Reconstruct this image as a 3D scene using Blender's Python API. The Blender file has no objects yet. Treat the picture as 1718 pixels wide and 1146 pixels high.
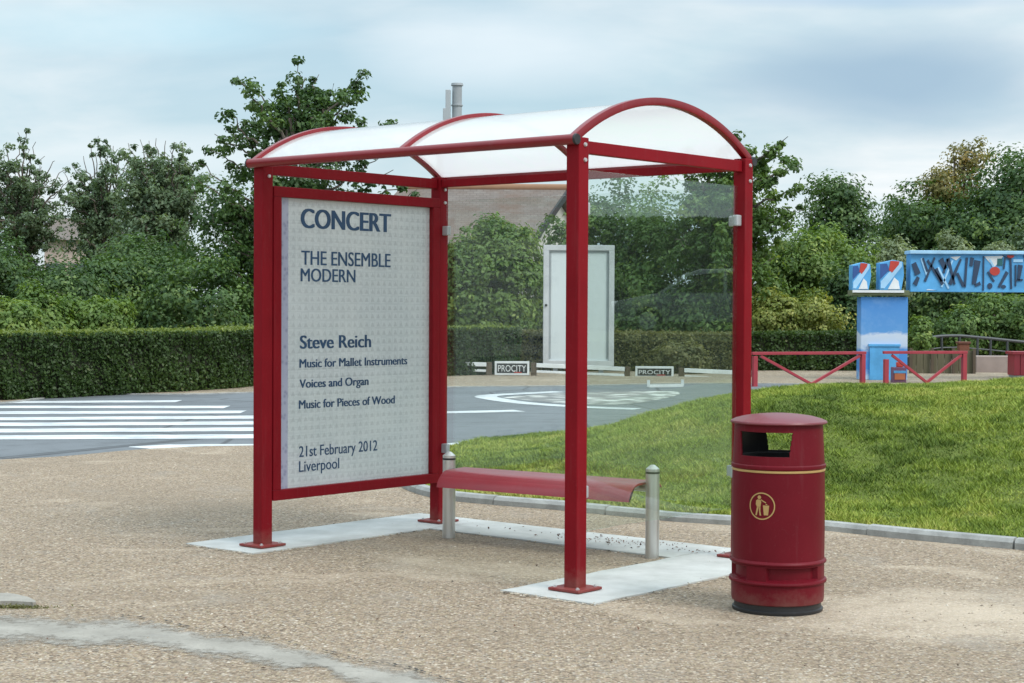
import bpy, bmesh, math, random
import numpy as np
from mathutils import Vector, Matrix
S = bpy.context.scene
COL = S.collection
R = math.radians

# ------------------------------------------------------------------ camera
F_PX, PITCH, ROLL, CAM_H = 2855.6, 0.0204, 0.0053, 1.4368
cp, sp = math.cos(PITCH), math.sin(PITCH)
_R0, _F, _U0 = Vector((1, 0, 0)), Vector((0, cp, -sp)), Vector((0, sp, cp))
c_, s_ = math.cos(ROLL), math.sin(ROLL)
CR = _R0 * c_ + _U0 * s_
CU = _U0 * c_ - _R0 * s_
CAM = Vector((0, 0, CAM_H))
cd = bpy.data.cameras.new('camera')
cam = bpy.data.objects.new('camera', cd)
COL.objects.link(cam)
m = Matrix((CR, CU, -_F)).transposed().to_4x4()
m.translation = CAM
cam.matrix_world = m
cd.sensor_width = 36
cd.lens = F_PX / 1718 * 36
cd.clip_end = 5000
S.camera = cam

# ------------------------------------------------------------------ sky, sun, exposure
SUN_EL, SUN_AZ = R(50), R(130)
w = bpy.data.worlds.new('World')
S.world = w
w.use_nodes = True
nt = w.node_tree
N, L_ = nt.nodes, nt.links
N.clear()
def wn(t, **k):
    n = N.new(t)
    for a, b in k.items():
        setattr(n, a, b)
    return n
sky = wn('ShaderNodeTexSky', sky_type='NISHITA', sun_disc=False, sun_elevation=SUN_EL, sun_rotation=SUN_AZ)
sky.dust_density = 2.0
tc = wn('ShaderNodeTexCoord')
sep = wn('ShaderNodeSeparateXYZ'); L_.new(tc.outputs['Generated'], sep.inputs[0])
def wmath(op, a, b=None):
    n = wn('ShaderNodeMath', operation=op)
    for i, v in enumerate((a, b)):
        if v is None: continue
        if isinstance(v, (int, float)): n.inputs[i].default_value = v
        else: L_.new(v, n.inputs[i])
    return n.outputs[0]
den = wmath('ADD', wmath('MAXIMUM', sep.outputs[2], 0.0), 0.16)
px_ = wmath('DIVIDE', sep.outputs[0], den)
py_ = wmath('DIVIDE', sep.outputs[1], den)
cmb = wn('ShaderNodeCombineXYZ'); L_.new(px_, cmb.inputs[0]); L_.new(py_, cmb.inputs[1])
def wnoise(scale, det, off, rough=.55, dist=.3):
    mp = wn('ShaderNodeMapping'); L_.new(cmb.outputs[0], mp.inputs[0]); mp.inputs['Location'].default_value = off
    mp.inputs['Scale'].default_value = (1.0, 1.0, 1)
    n = wn('ShaderNodeTexNoise'); L_.new(mp.outputs[0], n.inputs[0])
    n.inputs['Scale'].default_value = scale; n.inputs['Detail'].default_value = det
    n.inputs['Roughness'].default_value = rough; n.inputs['Distortion'].default_value = dist
    return n.outputs['Fac']
def wramp(v, stops):
    n = wn('ShaderNodeValToRGB'); L_.new(v, n.inputs[0])
    cr = n.color_ramp
    while len(cr.elements) < len(stops): cr.elements.new(.5)
    for e, (p, c) in zip(cr.elements, stops):
        e.position = p; e.color = (*c, 1)
    return n.outputs[0]
def wmix(f, a, b):
    n = wn('ShaderNodeMix', data_type='RGBA')
    if isinstance(f, float): n.inputs[0].default_value = f
    else: L_.new(f, n.inputs[0])
    for i, v in ((6, a), (7, b)):
        if isinstance(v, tuple): n.inputs[i].default_value = (*v, 1)
        else: L_.new(v, n.inputs[i])
    return n.outputs[2]
# thin high cloud over the blue, brighter puffs, slate patches
veil = wramp(wnoise(0.85, 6, (3.1, .7, 0)), [(.34, (.15,)*3), (.64, (1, 1, 1))])
cloud_col = wramp(wnoise(1.5, 5, (7.3, 2.2, 1)), [(.30, (4.3, 5.7, 6.4)), (.46, (5.6, 6.55, 6.95)), (.62, (7.1, 7.45, 7.6))])
blue_thin = wmix(0.66, sky.outputs[0], (4.1, 5.8, 6.6))
base = wmix(veil, blue_thin, cloud_col)
# one slate-blue cloud bank, up and to the right of the view
def patch(dirv, sx, sz, amt):
    d = Vector(dirv)
    dx = wmath('MULTIPLY', wmath('SUBTRACT', wmath('DIVIDE', sep.outputs[0], wmath('MAXIMUM', sep.outputs[1], .05)), d.x / d.y), 1 / sx)
    dz = wmath('MULTIPLY', wmath('SUBTRACT', wmath('DIVIDE', sep.outputs[2], wmath('MAXIMUM', sep.outputs[1], .05)), d.z / d.y), 1 / sz)
    wob = wmath('MULTIPLY', wmath('SUBTRACT', wnoise(1.1, 4, (1.3, 5.1, 2), .5, .3), .5), 1.7)
    r2 = wmath('ADD', wmath('MULTIPLY', dx, dx), wmath('MULTIPLY', dz, dz))
    g = wmath('SUBTRACT', 1.0, wmath('ADD', r2, wob))
    n = wn('ShaderNodeClamp'); L_.new(g, n.inputs[0])
    return wmath('MULTIPLY', wmath('POWER', n.outputs[0], 1.3), amt)
base = wmix(patch((.235, 1, .132), .14, .040, .95), base, (3.0, 4.2, 5.3))
base = wmix(patch((.20, 1, .182), .12, .008, .6), base, (3.4, 4.8, 6.3))
base = wmix(patch((-.24, 1, .162), .14, .02, .5), base, (4.4, 6.7, 7.7))
base = wmix(patch((.0, 1, .150), .10, .030, .5), base, (7.7, 8.1, 8.4))
base = wmix(patch((-.19, 1, .088), .12, .022, .6), base, (6.6, 7.3, 7.6))
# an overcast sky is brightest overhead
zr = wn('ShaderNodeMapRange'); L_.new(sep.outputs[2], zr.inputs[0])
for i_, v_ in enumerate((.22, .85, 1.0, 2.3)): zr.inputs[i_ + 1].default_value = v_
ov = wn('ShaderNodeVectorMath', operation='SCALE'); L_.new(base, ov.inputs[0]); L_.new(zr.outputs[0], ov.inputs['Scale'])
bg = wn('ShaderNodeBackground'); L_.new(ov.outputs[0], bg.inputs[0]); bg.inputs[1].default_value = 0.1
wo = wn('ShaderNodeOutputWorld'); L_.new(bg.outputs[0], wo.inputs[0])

sd = bpy.data.lights.new('sun', 'SUN'); sun = bpy.data.objects.new('sun', sd); COL.objects.link(sun)
sd.energy = 1.5; sd.angle = R(22); sd.color = (1, .96, .9)
sun_dir = Vector((math.sin(SUN_AZ) * math.cos(SUN_EL), math.cos(SUN_AZ) * math.cos(SUN_EL), math.sin(SUN_EL)))
sun.rotation_euler = sun_dir.to_track_quat('Z', 'Y').to_euler()
S.view_settings.view_transform = 'Standard'
S.view_settings.look = 'None'
S.view_settings.exposure = 0.42
S.view_settings.gamma = 1
S.render.engine = 'CYCLES'
S.cycles.max_bounces = 8
S.cycles.transparent_max_bounces = 24

# ------------------------------------------------------------------ placement helpers
def ray(px, py):
    return _F + CR * ((px - 859) / F_PX) - CU * ((py - 573) / F_PX)
def at(px, py, z=0.0):                       # the point of a level plane
    d = ray(px, py); return CAM + d * ((z - CAM.z) / d.z)
def atY(px, py, Y):                          # the point at a distance
    d = ray(px, py); return CAM + d * (Y / d.y)

# ------------------------------------------------------------------ materials
def mat(name):
    mt = bpy.data.materials.new(name); mt.use_nodes = True
    return mt, mt.node_tree.nodes, mt.node_tree.links, mt.node_tree.nodes['Principled BSDF']
class G:
    """small node-graph helper"""
    def __init__(s, name):
        s.m, s.n, s.l, s.p = mat(name)
        s.tc = s.n.new('ShaderNodeTexCoord')
    def _in(s, sock, v):
        if isinstance(v, (int, float)): sock.default_value = v
        elif isinstance(v, tuple): sock.default_value = (*v, 1) if len(sock.default_value) == 4 and len(v) == 3 else v
        else: s.l.new(v, sock)
    def co(s, scale=(1, 1, 1), loc=(0, 0, 0), src='Object', rot=(0, 0, 0)):
        mp = s.n.new('ShaderNodeMapping'); s.l.new(s.tc.outputs[src], mp.inputs[0])
        mp.inputs['Scale'].default_value = scale; mp.inputs['Location'].default_value = loc; mp.inputs['Rotation'].default_value = rot
        return mp.outputs[0]
    def noise(s, scale, det=4, rough=.55, vec=None, dist=0):
        n = s.n.new('ShaderNodeTexNoise'); s.l.new(vec or s.co(), n.inputs[0])
        n.inputs['Scale'].default_value = scale; n.inputs['Detail'].default_value = det; n.inputs['Roughness'].default_value = rough
        n.inputs['Distortion'].default_value = dist
        return n.outputs['Fac']
    def vor(s, scale, vec=None, out='Distance', feature='F1'):
        n = s.n.new('ShaderNodeTexVoronoi'); s.l.new(vec or s.co(), n.inputs[0]); n.feature = feature
        n.inputs['Scale'].default_value = scale
        return n.outputs[out]
    def ramp(s, v, stops, interp='LINEAR'):
        n = s.n.new('ShaderNodeValToRGB'); s.l.new(v, n.inputs[0]); cr = n.color_ramp; cr.interpolation = interp
        while len(cr.elements) < len(stops): cr.elements.new(.5)
        for e, (p, c) in zip(cr.elements, stops):
            e.position = p; e.color = (*((c,) * 3 if isinstance(c, (int, float)) else c), 1)
        return n.outputs[0]
    def mix(s, f, a, b, blend='MIX'):
        n = s.n.new('ShaderNodeMix'); n.data_type = 'RGBA'; n.blend_type = blend
        s._in(n.inputs[0], f); s._in(n.inputs[6], a); s._in(n.inputs[7], b)
        return n.outputs[2]
    def math(s, op, a, b=0.0):
        n = s.n.new('ShaderNodeMath'); n.operation = op; s._in(n.inputs[0], a); s._in(n.inputs[1], b); return n.outputs[0]
    def attr(s, name):
        n = s.n.new('ShaderNodeAttribute'); n.attribute_name = name; return n.outputs['Fac']
    def sepx(s, v):
        n = s.n.new('ShaderNodeSeparateXYZ'); s.l.new(v, n.inputs[0]); return n.outputs
    def bump(s, h, strength=.3, dist=.01):
        n = s.n.new('ShaderNodeBump'); s.l.new(h, n.inputs['Height']); n.inputs['Strength'].default_value = strength
        n.inputs['Distance'].default_value = dist; s.l.new(n.outputs[0], s.p.inputs['Normal'])
    def set(s, **k):
        for a, v in k.items():
            s._in(s.p.inputs[a.replace('_', ' ')], v)
        return s.m

def paint(name, col, rough=.4, coat=0.0, var=.12, spec=.5, foot=False):
    g = G(name)
    n1 = g.noise(3.0, 5, .6); n2 = g.noise(60, 3, .6)
    c = g.mix(g.ramp(n1, [(.3, 0.0), (.7, 1.0)]), tuple(x * (1 - var) for x in col), tuple(min(1, x * (1 + var)) for x in col))
    c = g.mix(g.ramp(n2, [(.62, 0.0), (.75, .10)]), c, tuple(min(1, x * .6 + .12) for x in col))
    st = g.noise(1.0, 5, .7, g.co((22, 22, 1.3)))                       # dust run down by the rain
    c = g.mix(g.ramp(st, [(.56, 0.0), (.80, .16)]), c, tuple(min(1, x * .55 + .13) for x in col))
    if foot:                                                             # dust splashed up from the gravel
        zz = g.math('ADD', g.sepx(g.tc.outputs['Object'])[2], g.math('MULTIPLY', g.math('SUBTRACT', g.noise(16, 6, .7), .5), .22))
        c = g.mix(g.ramp(zz, [(.0, .26), (.12, 0.0)]), c, (.30, .235, .185))
    rr = g.math('ADD', g.math('MULTIPLY', n1, .25), rough - .12)
    g.bump(n2, .04, .002)
    return g.set(Base_Color=c, Roughness=rr, Coat_Weight=coat, Specular_IOR_Level=spec)

RED = paint('red_powder_coat', (.205, .005, .011), .5, spec=.13, foot=True)
RED_TUBE = paint('red_coat_rails', (.205, .006, .012), .34, spec=.5)
RED_SEAT = paint('red_seat_coat', (.28, .016, .028), .33, .0, spec=.7)
RED_LID = paint('maroon_lid_plastic', (.16, .012, .022), .36, 0.0, spec=.7)
RED_BIN = paint('maroon_bin_plastic', (.128, .005, .012), .45, 0.0, spec=.17, foot=True)
RED_RAIL = paint('faded_red_rail_paint', (.34, .035, .05), .5)
GOLD = paint('gold_print', (.42, .27, .10), .45)
BLACK = paint('black_rubber', (.018, .018, .02), .5)
WHITE = paint('white_paint', (.72, .73, .74), .45)
WHITE2 = paint('noticeboard_metal', (.56, .56, .58), .35)
GREYM = paint('grey_galvanised_metal', (.33, .35, .37), .5)
NAVY = paint('navy_ink', (.020, .062, .14), .5)
g = G('brushed_steel'); g.bump(g.noise(300, 2, .5, g.co((1, 1, .05))), .08, .001)
STEEL = g.set(Base_Color=g.mix(g.noise(8, 4), (.55, .54, .52), (.68, .67, .65)), Metallic=.85, Roughness=.38)
g = G('bolt_steel'); BOLT = g.set(Base_Color=(.62, .6, .6), Metallic=.7, Roughness=.4)
g = G('clamp_grey_cast'); CLAMP = g.set(Base_Color=(.45, .47, .49), Metallic=.3, Roughness=.45)

# pebble-dashed gravel
def gravel(name, tint=(1, 1, 1), size=1.0):
    g = G(name)
    wc = g.co()
    v = g.n.new('ShaderNodeTexVoronoi'); g.l.new(wc, v.inputs[0]); v.inputs['Scale'].default_value = 84 / size
    rnd = g.sepx(v.outputs['Color'])
    c = g.ramp(rnd[0], [(0, (.045, .04, .036)), (.10, (.14, .11, .085)), (.30, (.30, .235, .165)), (.5, (.42, .34, .27)), (.62, (.40, .36, .235)), (.74, (.54, .42, .33)), (.85, (.38, .39, .38)), (.93, (.66, .57, .46)), (1, (.85, .80, .72))])
    fine = g.noise(420, 2, .7, wc)
    c = g.mix(.22, c, g.ramp(fine, [(.3, (.20, .155, .11)), (.7, (.64, .53, .41))]))
    gap = g.ramp(v.outputs['Distance'], [(.3, 0.0), (.75, .5)])
    c = g.mix(gap, c, (.20, .16, .12))
    big = g.noise(.55, 5, .6, wc, .6)
    c = g.mix(g.ramp(big, [(.36, .32), (.56, 0.0)]), c, (.27, .225, .175))
    dust = g.noise(.8, 6, .62, g.co((1, 1.5, 1), (4.2, 1.7, 0)), .8)
    c = g.mix(g.ramp(dust, [(.54, 0.0), (.72, .62)]), c, (.63, .55, .45))
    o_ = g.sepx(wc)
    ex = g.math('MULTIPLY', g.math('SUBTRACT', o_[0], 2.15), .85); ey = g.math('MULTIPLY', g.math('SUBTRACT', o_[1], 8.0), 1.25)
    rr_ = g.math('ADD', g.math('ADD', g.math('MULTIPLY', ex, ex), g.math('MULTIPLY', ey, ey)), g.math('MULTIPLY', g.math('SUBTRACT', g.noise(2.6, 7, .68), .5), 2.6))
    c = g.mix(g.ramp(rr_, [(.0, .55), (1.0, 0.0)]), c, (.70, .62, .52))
    grey = g.noise(1.7, 6, .66, g.co((1, 1, 1), (9, 3, 0)), .5)
    c = g.mix(g.ramp(grey, [(.56, 0.0), (.72, .4)]), c, (.34, .325, .30))
    sp = g.vor(9, g.co((1, 1, 1), (.3, .8, 0)))
    c = g.mix(g.ramp(sp, [(.05, .7), (.085, 0.0)]), c, (.07, .06, .05))
    c = g.mix(1.0, c, tint, 'MULTIPLY')
    h = g.math('ADD', g.math('MULTIPLY', v.outputs['Distance'], -1.0), g.math('MULTIPLY', fine, .4))
    g.bump(h, .75, .006)
    return g.set(Base_Color=c, Roughness=.9, Specular_IOR_Level=.25)
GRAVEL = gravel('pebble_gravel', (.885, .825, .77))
GRAVEL_FAR = gravel('pale_far_gravel', (.80, .77, .72), 2.0)
g = G('asphalt')
a1 = g.noise(220, 3, .7); a2 = g.noise(.35, 5, .6, None, .8); a3 = g.noise(3, 5, .6)
c = g.ramp(a1, [(.3, (.075, .083, .092)), (.7, (.15, .163, .176))])
c = g.mix(g.ramp(a2, [(.35, 0.0), (.65, .55)]), c, (.19, .205, .22))
c = g.mix(g.ramp(a3, [(.5, 0.0), (.7, .45)]), c, (.075, .08, .085))
ck = g.vor(.42, g.mix(.12, g.co(), g.n.new('ShaderNodeTexNoise').outputs['Color']), 'Distance', 'DISTANCE_TO_EDGE')
c = g.mix(g.ramp(ck, [(.004, .7), (.012, 0.0)]), c, (.03, .03, .032))
g.bump(a1, .4, .004)
ASPHALT = g.set(Base_Color=c, Roughness=.75)
g = G('worn_road_paint')
c = g.mix(g.ramp(g.noise(2.2, 9, .78, g.co((.7, 1.6, 1))), [(.44, 0.0), (.66, .85)]), (.66, .68, .69), (.24, .255, .27))
ROADWHITE = g.set(Base_Color=c, Roughness=.6)
g = G('pale_concrete')
n1 = g.noise(2.5, 6, .65); n2 = g.noise(90, 3, .7); n3 = g.noise(14, 5, .7)
c = g.mix(g.ramp(n1, [(.32, 0.0), (.62, 1.0)]), (.37, .37, .35), (.53, .53, .51))
c = g.mix(g.ramp(n2, [(.55, 0.0), (.8, .4)]), c, (.40, .38, .34))
c = g.mix(g.ramp(n3, [(.6, 0.0), (.75, .35)]), c, (.42, .39, .34))
g.bump(n2, .3, .003)
CONCRETE = g.set(Base_Color=c, Roughness=.85)
g = G('old_cracked_concrete')
n1 = g.noise(3.2, 7, .7, None, .5); n2 = g.noise(70, 4, .75); n3 = g.vor(60)
c = g.mix(g.ramp(n1, [(.35, 0.0), (.65, 1.0)]), (.26, .238, .205), (.38, .35, .305))
c = g.mix(g.ramp(n2, [(.5, 0.0), (.72, .6)]), c, (.22, .20, .175))
c = g.mix(g.ramp(g.noise(7, 6, .7, g.co((1, 3, 1))), [(.57, 0.0), (.72, .5)]), c, (.20, .195, .19))
g.bump(n2, .6, .006)
OLDCONC = g.set(Base_Color=c, Roughness=.9)
WORNBAND = OLDCONC.copy(); WORNBAND.name = 'worn_through_concrete'
n_, l_ = WORNBAND.node_tree.nodes, WORNBAND.node_tree.links
tc_ = n_.new('ShaderNodeTexCoord'); nn = n_.new('ShaderNodeTexNoise'); l_.new(tc_.outputs['Object'], nn.inputs[0])
nn.inputs['Scale'].default_value = 14; nn.inputs['Detail'].default_value = 9; nn.inputs['Roughness'].default_value = .78
ea = n_.new('ShaderNodeAttribute'); ea.attribute_name = 'edge'
mm_ = n_.new('ShaderNodeMath'); mm_.operation = 'MULTIPLY_ADD'; l_.new(ea.outputs['Fac'], mm_.inputs[0]); mm_.inputs[1].default_value = -.55; l_.new(nn.outputs['Fac'], mm_.inputs[2])
rp_ = n_.new('ShaderNodeValToRGB'); l_.new(mm_.outputs[0], rp_.inputs[0]); rp_.color_ramp.elements[0].position = .34; rp_.color_ramp.elements[1].position = .58
tr_n = n_.new('ShaderNodeBsdfTransparent'); mx_ = n_.new('ShaderNodeMixShader'); l_.new(rp_.outputs[0], mx_.inputs[0])
l_.new(n_['Principled BSDF'].outputs[0], mx_.inputs[1]); l_.new(tr_n.outputs[0], mx_.inputs[2]); l_.new(mx_.outputs[0], n_['Material Output'].inputs[0])
g = G('kerb_concrete')
n1 = g.noise(6, 6, .7); n2 = g.noise(120, 3, .7)
c = g.mix(g.ramp(n1, [(.35, 0.0), (.7, 1.0)]), (.25, .25, .24), (.43, .43, .415))
c = g.mix(g.ramp(n2, [(.55, 0.0), (.75, .45)]), c, (.17, .165, .15))
g.bump(n2, .5, .005)
KERB = g.set(Base_Color=c, Roughness=.9)
g = G('earth_under_grass')
c = g.mix(g.noise(2.5, 6, .65), (.07, .10, .022), (.15, .175, .045))
SOIL = g.set(Base_Color=c, Roughness=1.0, Specular_IOR_Level=.1)
g = G('far_meadow')
c = g.mix(g.noise(1.2, 6, .65), (.05, .08, .02), (.12, .12, .05))
MEADOW = g.set(Base_Color=c, Roughness=1.0, Specular_IOR_Level=.1)
g = G('bark')
c = g.mix(g.noise(9, 6, .7, g.co((1, 1, .25))), (.06, .05, .04), (.17, .14, .115))
BARK = g.set(Base_Color=c, Roughness=.95)

def leaf_mat(name, a, b, c3=None, transl=.3, rough=.5):
    """a..b spread by each leaf's own tint, c3 on a few clumps"""
    mt = bpy.data.materials.new(name); mt.use_nodes = True
    n, l = mt.node_tree.nodes, mt.node_tree.links
    p = n['Principled BSDF']
    at_ = n.new('ShaderNodeAttribute'); at_.attribute_name = 'tint'
    rp = n.new('ShaderNodeValToRGB'); l.new(at_.outputs['Fac'], rp.inputs[0])
    cr = rp.color_ramp
    cr.elements[0].position = .1; cr.elements[0].color = (*a, 1)
    cr.elements[1].position = .75; cr.elements[1].color = (*b, 1)
    if c3:
        e = cr.elements.new(.95); e.color = (*c3, 1)
    l.new(rp.outputs[0], p.inputs['Base Color'])
    p.inputs['Roughness'].default_value = rough
    p.inputs['Specular IOR Level'].default_value = .35
    tr = n.new('ShaderNodeBsdfTranslucent')
    mul = n.new('ShaderNodeMix'); mul.data_type = 'RGBA'; mul.blend_type = 'MULTIPLY'; mul.inputs[0].default_value = 1
    l.new(rp.outputs[0], mul.inputs[6]); mul.inputs[7].default_value = (1.5, 1.5, .7, 1)
    l.new(mul.outputs[2], tr.inputs[0])
    mx = n.new('ShaderNodeMixShader'); mx.inputs[0].default_value = transl
    l.new(p.outputs[0], mx.inputs[1]); l.new(tr.outputs[0], mx.inputs[2])
    l.new(mx.outputs[0], n['Material Output'].inputs[0])
    return mt
LF_DARK = leaf_mat('dark_green_leaves', (0.039, 0.086, 0.029), (0.105, 0.180, 0.054), (0.180, 0.262, 0.082))
LF_MID = leaf_mat('mid_green_leaves', (0.067, 0.126, 0.035), (0.149, 0.236, 0.060), (0.263, 0.333, 0.088))
LF_BRIGHT = leaf_mat('bright_green_leaves', (0.077, 0.142, 0.030), (0.170, 0.255, 0.057), (0.270, 0.340, 0.085))
LF_YEL = leaf_mat('yellow_green_leaves', (0.149, 0.194, 0.042), (0.297, 0.320, 0.082), (0.416, 0.402, 0.119))
LF_GREY_HAZED = leaf_mat('hazed_grey_green_leaves', (.085, .135, .072), (.17, .235, .135), (.24, .30, .185))  # grey-green leaves, paled and greyed to put distance haze into their colour
LF_OLIVE = leaf_mat('olive_hedge_leaves', (0.105, 0.108, 0.042), (0.210, 0.196, 0.079), (0.280, 0.245, 0.105))
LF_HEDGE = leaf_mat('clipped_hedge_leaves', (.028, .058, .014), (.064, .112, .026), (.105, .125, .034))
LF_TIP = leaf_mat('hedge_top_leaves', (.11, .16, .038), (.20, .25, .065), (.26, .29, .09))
LF_RUST = leaf_mat('rusty_tinged_leaves', (0.149, 0.149, 0.052), (0.298, 0.254, 0.088), (0.420, 0.298, 0.105))
LF_PALE = leaf_mat('pale_sage_leaves', (0.140, 0.182, 0.098), (0.266, 0.322, 0.182), (0.350, 0.392, 0.238))
g = G('hedge_twigs'); TWIG = g.set(Base_Color=g.mix(g.noise(12, 5), (.012, .018, .008), (.035, .035, .018)), Roughness=1.0)

# ------------------------------------------------------------------ mesh helpers
class MB:
    def __init__(s): s.bm = bmesh.new()
    def box(s, c, size, rz=0.0, M=None):
        mt = Matrix.Translation(c) @ Matrix.Rotation(rz, 4, 'Z') @ Matrix.Diagonal((*size, 1))
        if M is not None: mt = M @ mt
        return bmesh.ops.create_cube(s.bm, size=1, matrix=mt)['verts']
    def bar(s, a, b, w, h, up=(0, 0, 1)):
        a, b = Vector(a), Vector(b); x = (b - a); ln = x.length; x.normalize()
        y = Vector(up).cross(x)
        if y.length < 1e-4: y = Vector((0, 1, 0)).cross(x)
        y.normalize(); z = x.cross(y)
        mt = Matrix((x * ln, y * w, z * h)).transposed().to_4x4(); mt.translation = (a + b) / 2
        return bmesh.ops.create_cube(s.bm, size=1, matrix=mt)['verts']
    def cyl(s, a, b, r1, r2=None, seg=20, caps=True):
        a, b = Vector(a), Vector(b); d = b - a
        q = d.to_track_quat('Z', 'Y').to_matrix().to_4x4(); q.translation = (a + b) / 2
        return bmesh.ops.create_cone(s.bm, cap_ends=caps, segments=seg, radius1=r1, radius2=r1 if r2 is None else r2, depth=d.length, matrix=q)['verts']
    def ball(s, c, r, seg=16, sc=(1, 1, 1)):
        return bmesh.ops.create_uvsphere(s.bm, u_segments=seg, v_segments=seg // 2, radius=r, matrix=Matrix.Translation(c) @ Matrix.Diagonal((*sc, 1)))['verts']
    def tube(s, pts, rad, seg=7):
        pts = [Vector(p) for p in pts]
        rings = []
        for i, p in enumerate(pts):
            t = (pts[min(i + 1, len(pts) - 1)] - pts[max(i - 1, 0)]).normalized()
            x = t.cross(Vector((.31, .17, .93))); 
            if x.length < 1e-3: x = t.cross(Vector((1, 0, 0)))
            x.normalize(); y = t.cross(x)
            r = rad[i] if hasattr(rad, '__len__') else rad
            rings.append([s.bm.verts.new(p + x * r * math.cos(2 * math.pi * k / seg) + y * r * math.sin(2 * math.pi * k / seg)) for k in range(seg)])
        for a, b in zip(rings, rings[1:]):
            for k in range(seg):
                s.bm.faces.new((a[k], a[(k + 1) % seg], b[(k + 1) % seg], b[k]))
        s.bm.faces.new(rings[0][::-1]); s.bm.faces.new(rings[-1])
    def sweep(s, pts, prof, up=(0, 0, 1), closed=True):
        """profile (across, up) carried along pts"""
        pts = [Vector(p) for p in pts]; rings = []
        for i, p in enumerate(pts):
            t = (pts[min(i + 1, len(pts) - 1)] - pts[max(i - 1, 0)]).normalized()
            x = t.cross(Vector(up)).normalized(); y = x.cross(t)
            rings.append([s.bm.verts.new(p + x * a + y * b) for a, b in prof])
        n = len(prof)
        for a, b in zip(rings, rings[1:]):
            for k in range(n if closed else n - 1):
                s.bm.faces.new((a[k], a[(k + 1) % n], b[(k + 1) % n], b[k]))
        if closed:
            s.bm.faces.new(rings[0][::-1]); s.bm.faces.new(rings[-1])
    def poly(s, pts, z=None):
        vs = [s.bm.verts.new((p[0], p[1], p[2] if z is None else z)) for p in pts]
        return s.bm.faces.new(vs)
    def prism(s, pts, vec):
        """polygon pts (3-D) thickened by vec"""
        v = Vector(vec)
        a = [s.bm.verts.new(Vector(p)) for p in pts]; b = [s.bm.verts.new(Vector(p) + v) for p in pts]
        s.bm.faces.new(a[::-1]); s.bm.faces.new(b)
        n = len(a)
        for i in range(n): s.bm.faces.new((a[i], a[(i + 1) % n], b[(i + 1) % n], b[i]))
    def build(s, name, mt, parent=None, smooth=False, bevel=0.0, tri=False):
        bmesh.ops.recalc_face_normals(s.bm, faces=s.bm.faces)
        if bevel:
            ed = [e for e in s.bm.edges if len(e.link_faces) == 2 and e.calc_face_angle(0) > .6]
            bmesh.ops.bevel(s.bm, geom=ed, offset=bevel, segments=2, affect='EDGES', profile=.6)
        if tri: bmesh.ops.triangulate(s.bm, faces=s.bm.faces)
        me = bpy.data.meshes.new(name); s.bm.to_mesh(me); s.bm.free()
        return link(name, me, mt, parent, smooth)
def link(name, me, mt, parent=None, smooth=False):
    if mt: me.materials.append(mt)
    o = bpy.data.objects.new(name, me); COL.objects.link(o)
    if parent: o.parent = parent
    if smooth:
        me.polygons.foreach_set('use_smooth', [True] * len(me.polygons))
        try: me.set_sharp_from_angle(angle=R(35))
        except Exception: pass
    return o
def thing(name, label, cat, loc=(0, 0, 0), rz=0.0, group=None):
    o = bpy.data.objects.new(name, None); COL.objects.link(o)
    o.empty_display_size = .2
    o.location = loc; o.rotation_euler = (0, 0, rz); tag(o, label, cat, group); return o
def tag(o, label, cat, group=None):
    o['label'] = label; o['category'] = cat
    if group: o['group'] = group
    return o
def struct(o, kind='structure'):
    o['kind'] = kind; return o
def copy_tree(o, parent=None):
    c = o.copy(); COL.objects.link(c)
    if parent: c.parent = parent
    for ch in list(o.children): copy_tree(ch, c)
    return c
def smooth_line(pts, n=8):
    P = [Vector(p) for p in pts]; out = []
    for i in range(len(P) - 1):
        a, b, c, d = P[max(i - 1, 0)], P[i], P[i + 1], P[min(i + 2, len(P) - 1)]
        for k in range(n):
            t = k / n
            out.append(.5 * ((2 * b) + (c - a) * t + (2 * a - 5 * b + 4 * c - d) * t * t + (3 * b - a - 3 * c + d) * t ** 3))
    out.append(P[-1]); return out
def sheet(name, pts, z, mt, ragged=0.0, seed=1):
    rng = random.Random(seed); q = MB()
    P = [Vector((p[0], p[1], 0)) for p in pts]
    if ragged:
        P = [p + Vector((rng.gauss(0, ragged), rng.gauss(0, ragged), 0)) for p in P]
    q.poly(P, z)
    bmesh.ops.triangulate(q.bm, faces=q.bm.faces)
    for f in q.bm.faces:
        f.normal_update()
        if f.normal.z < 0: f.normal_flip()
    me = bpy.data.meshes.new(name); q.bm.to_mesh(me); q.bm.free()
    return struct(link(name, me, mt))

def quads_mesh(name, V, mt, parent=None, tint=None, tri=False):
    """V: (n,4,3) or (n,3,3) array of separate faces"""
    n, k = V.shape[0], V.shape[1]
    me = bpy.data.meshes.new(name)
    me.vertices.add(n * k); me.vertices.foreach_set('co', V.reshape(-1).astype(np.float32))
    me.loops.add(n * k); me.loops.foreach_set('vertex_index', np.arange(n * k, dtype=np.int32))
    me.polygons.add(n); me.polygons.foreach_set('loop_start', np.arange(0, n * k, k, dtype=np.int32))
    me.update(calc_edges=True)
    if tint is not None:
        a = me.attributes.new('tint', 'FLOAT', 'FACE'); a.data.foreach_set('value', tint.astype(np.float32))
    me.validate()
    return link(name, me, mt, parent)
def unit(a): return a / np.maximum(np.linalg.norm(a, axis=1, keepdims=True), 1e-6)
def leaves(P, Nrm, size, rng, aspect=.55):
    """rhombic, slightly cupped leaf faces"""
    n = len(P)
    Nrm = unit(Nrm)
    t = unit(np.cross(Nrm, rng.normal(size=(n, 3)))); b = np.cross(Nrm, t)
    sz = (size * rng.uniform(.65, 1.35, n))[:, None]
    up = Nrm * sz * .12
    return np.stack([P - t * sz * .5 - up, P + b * sz * aspect * .5 + up * .4, P + t * sz * .5 - up, P - b * sz * aspect * .5 + up * .4], 1)

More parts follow.
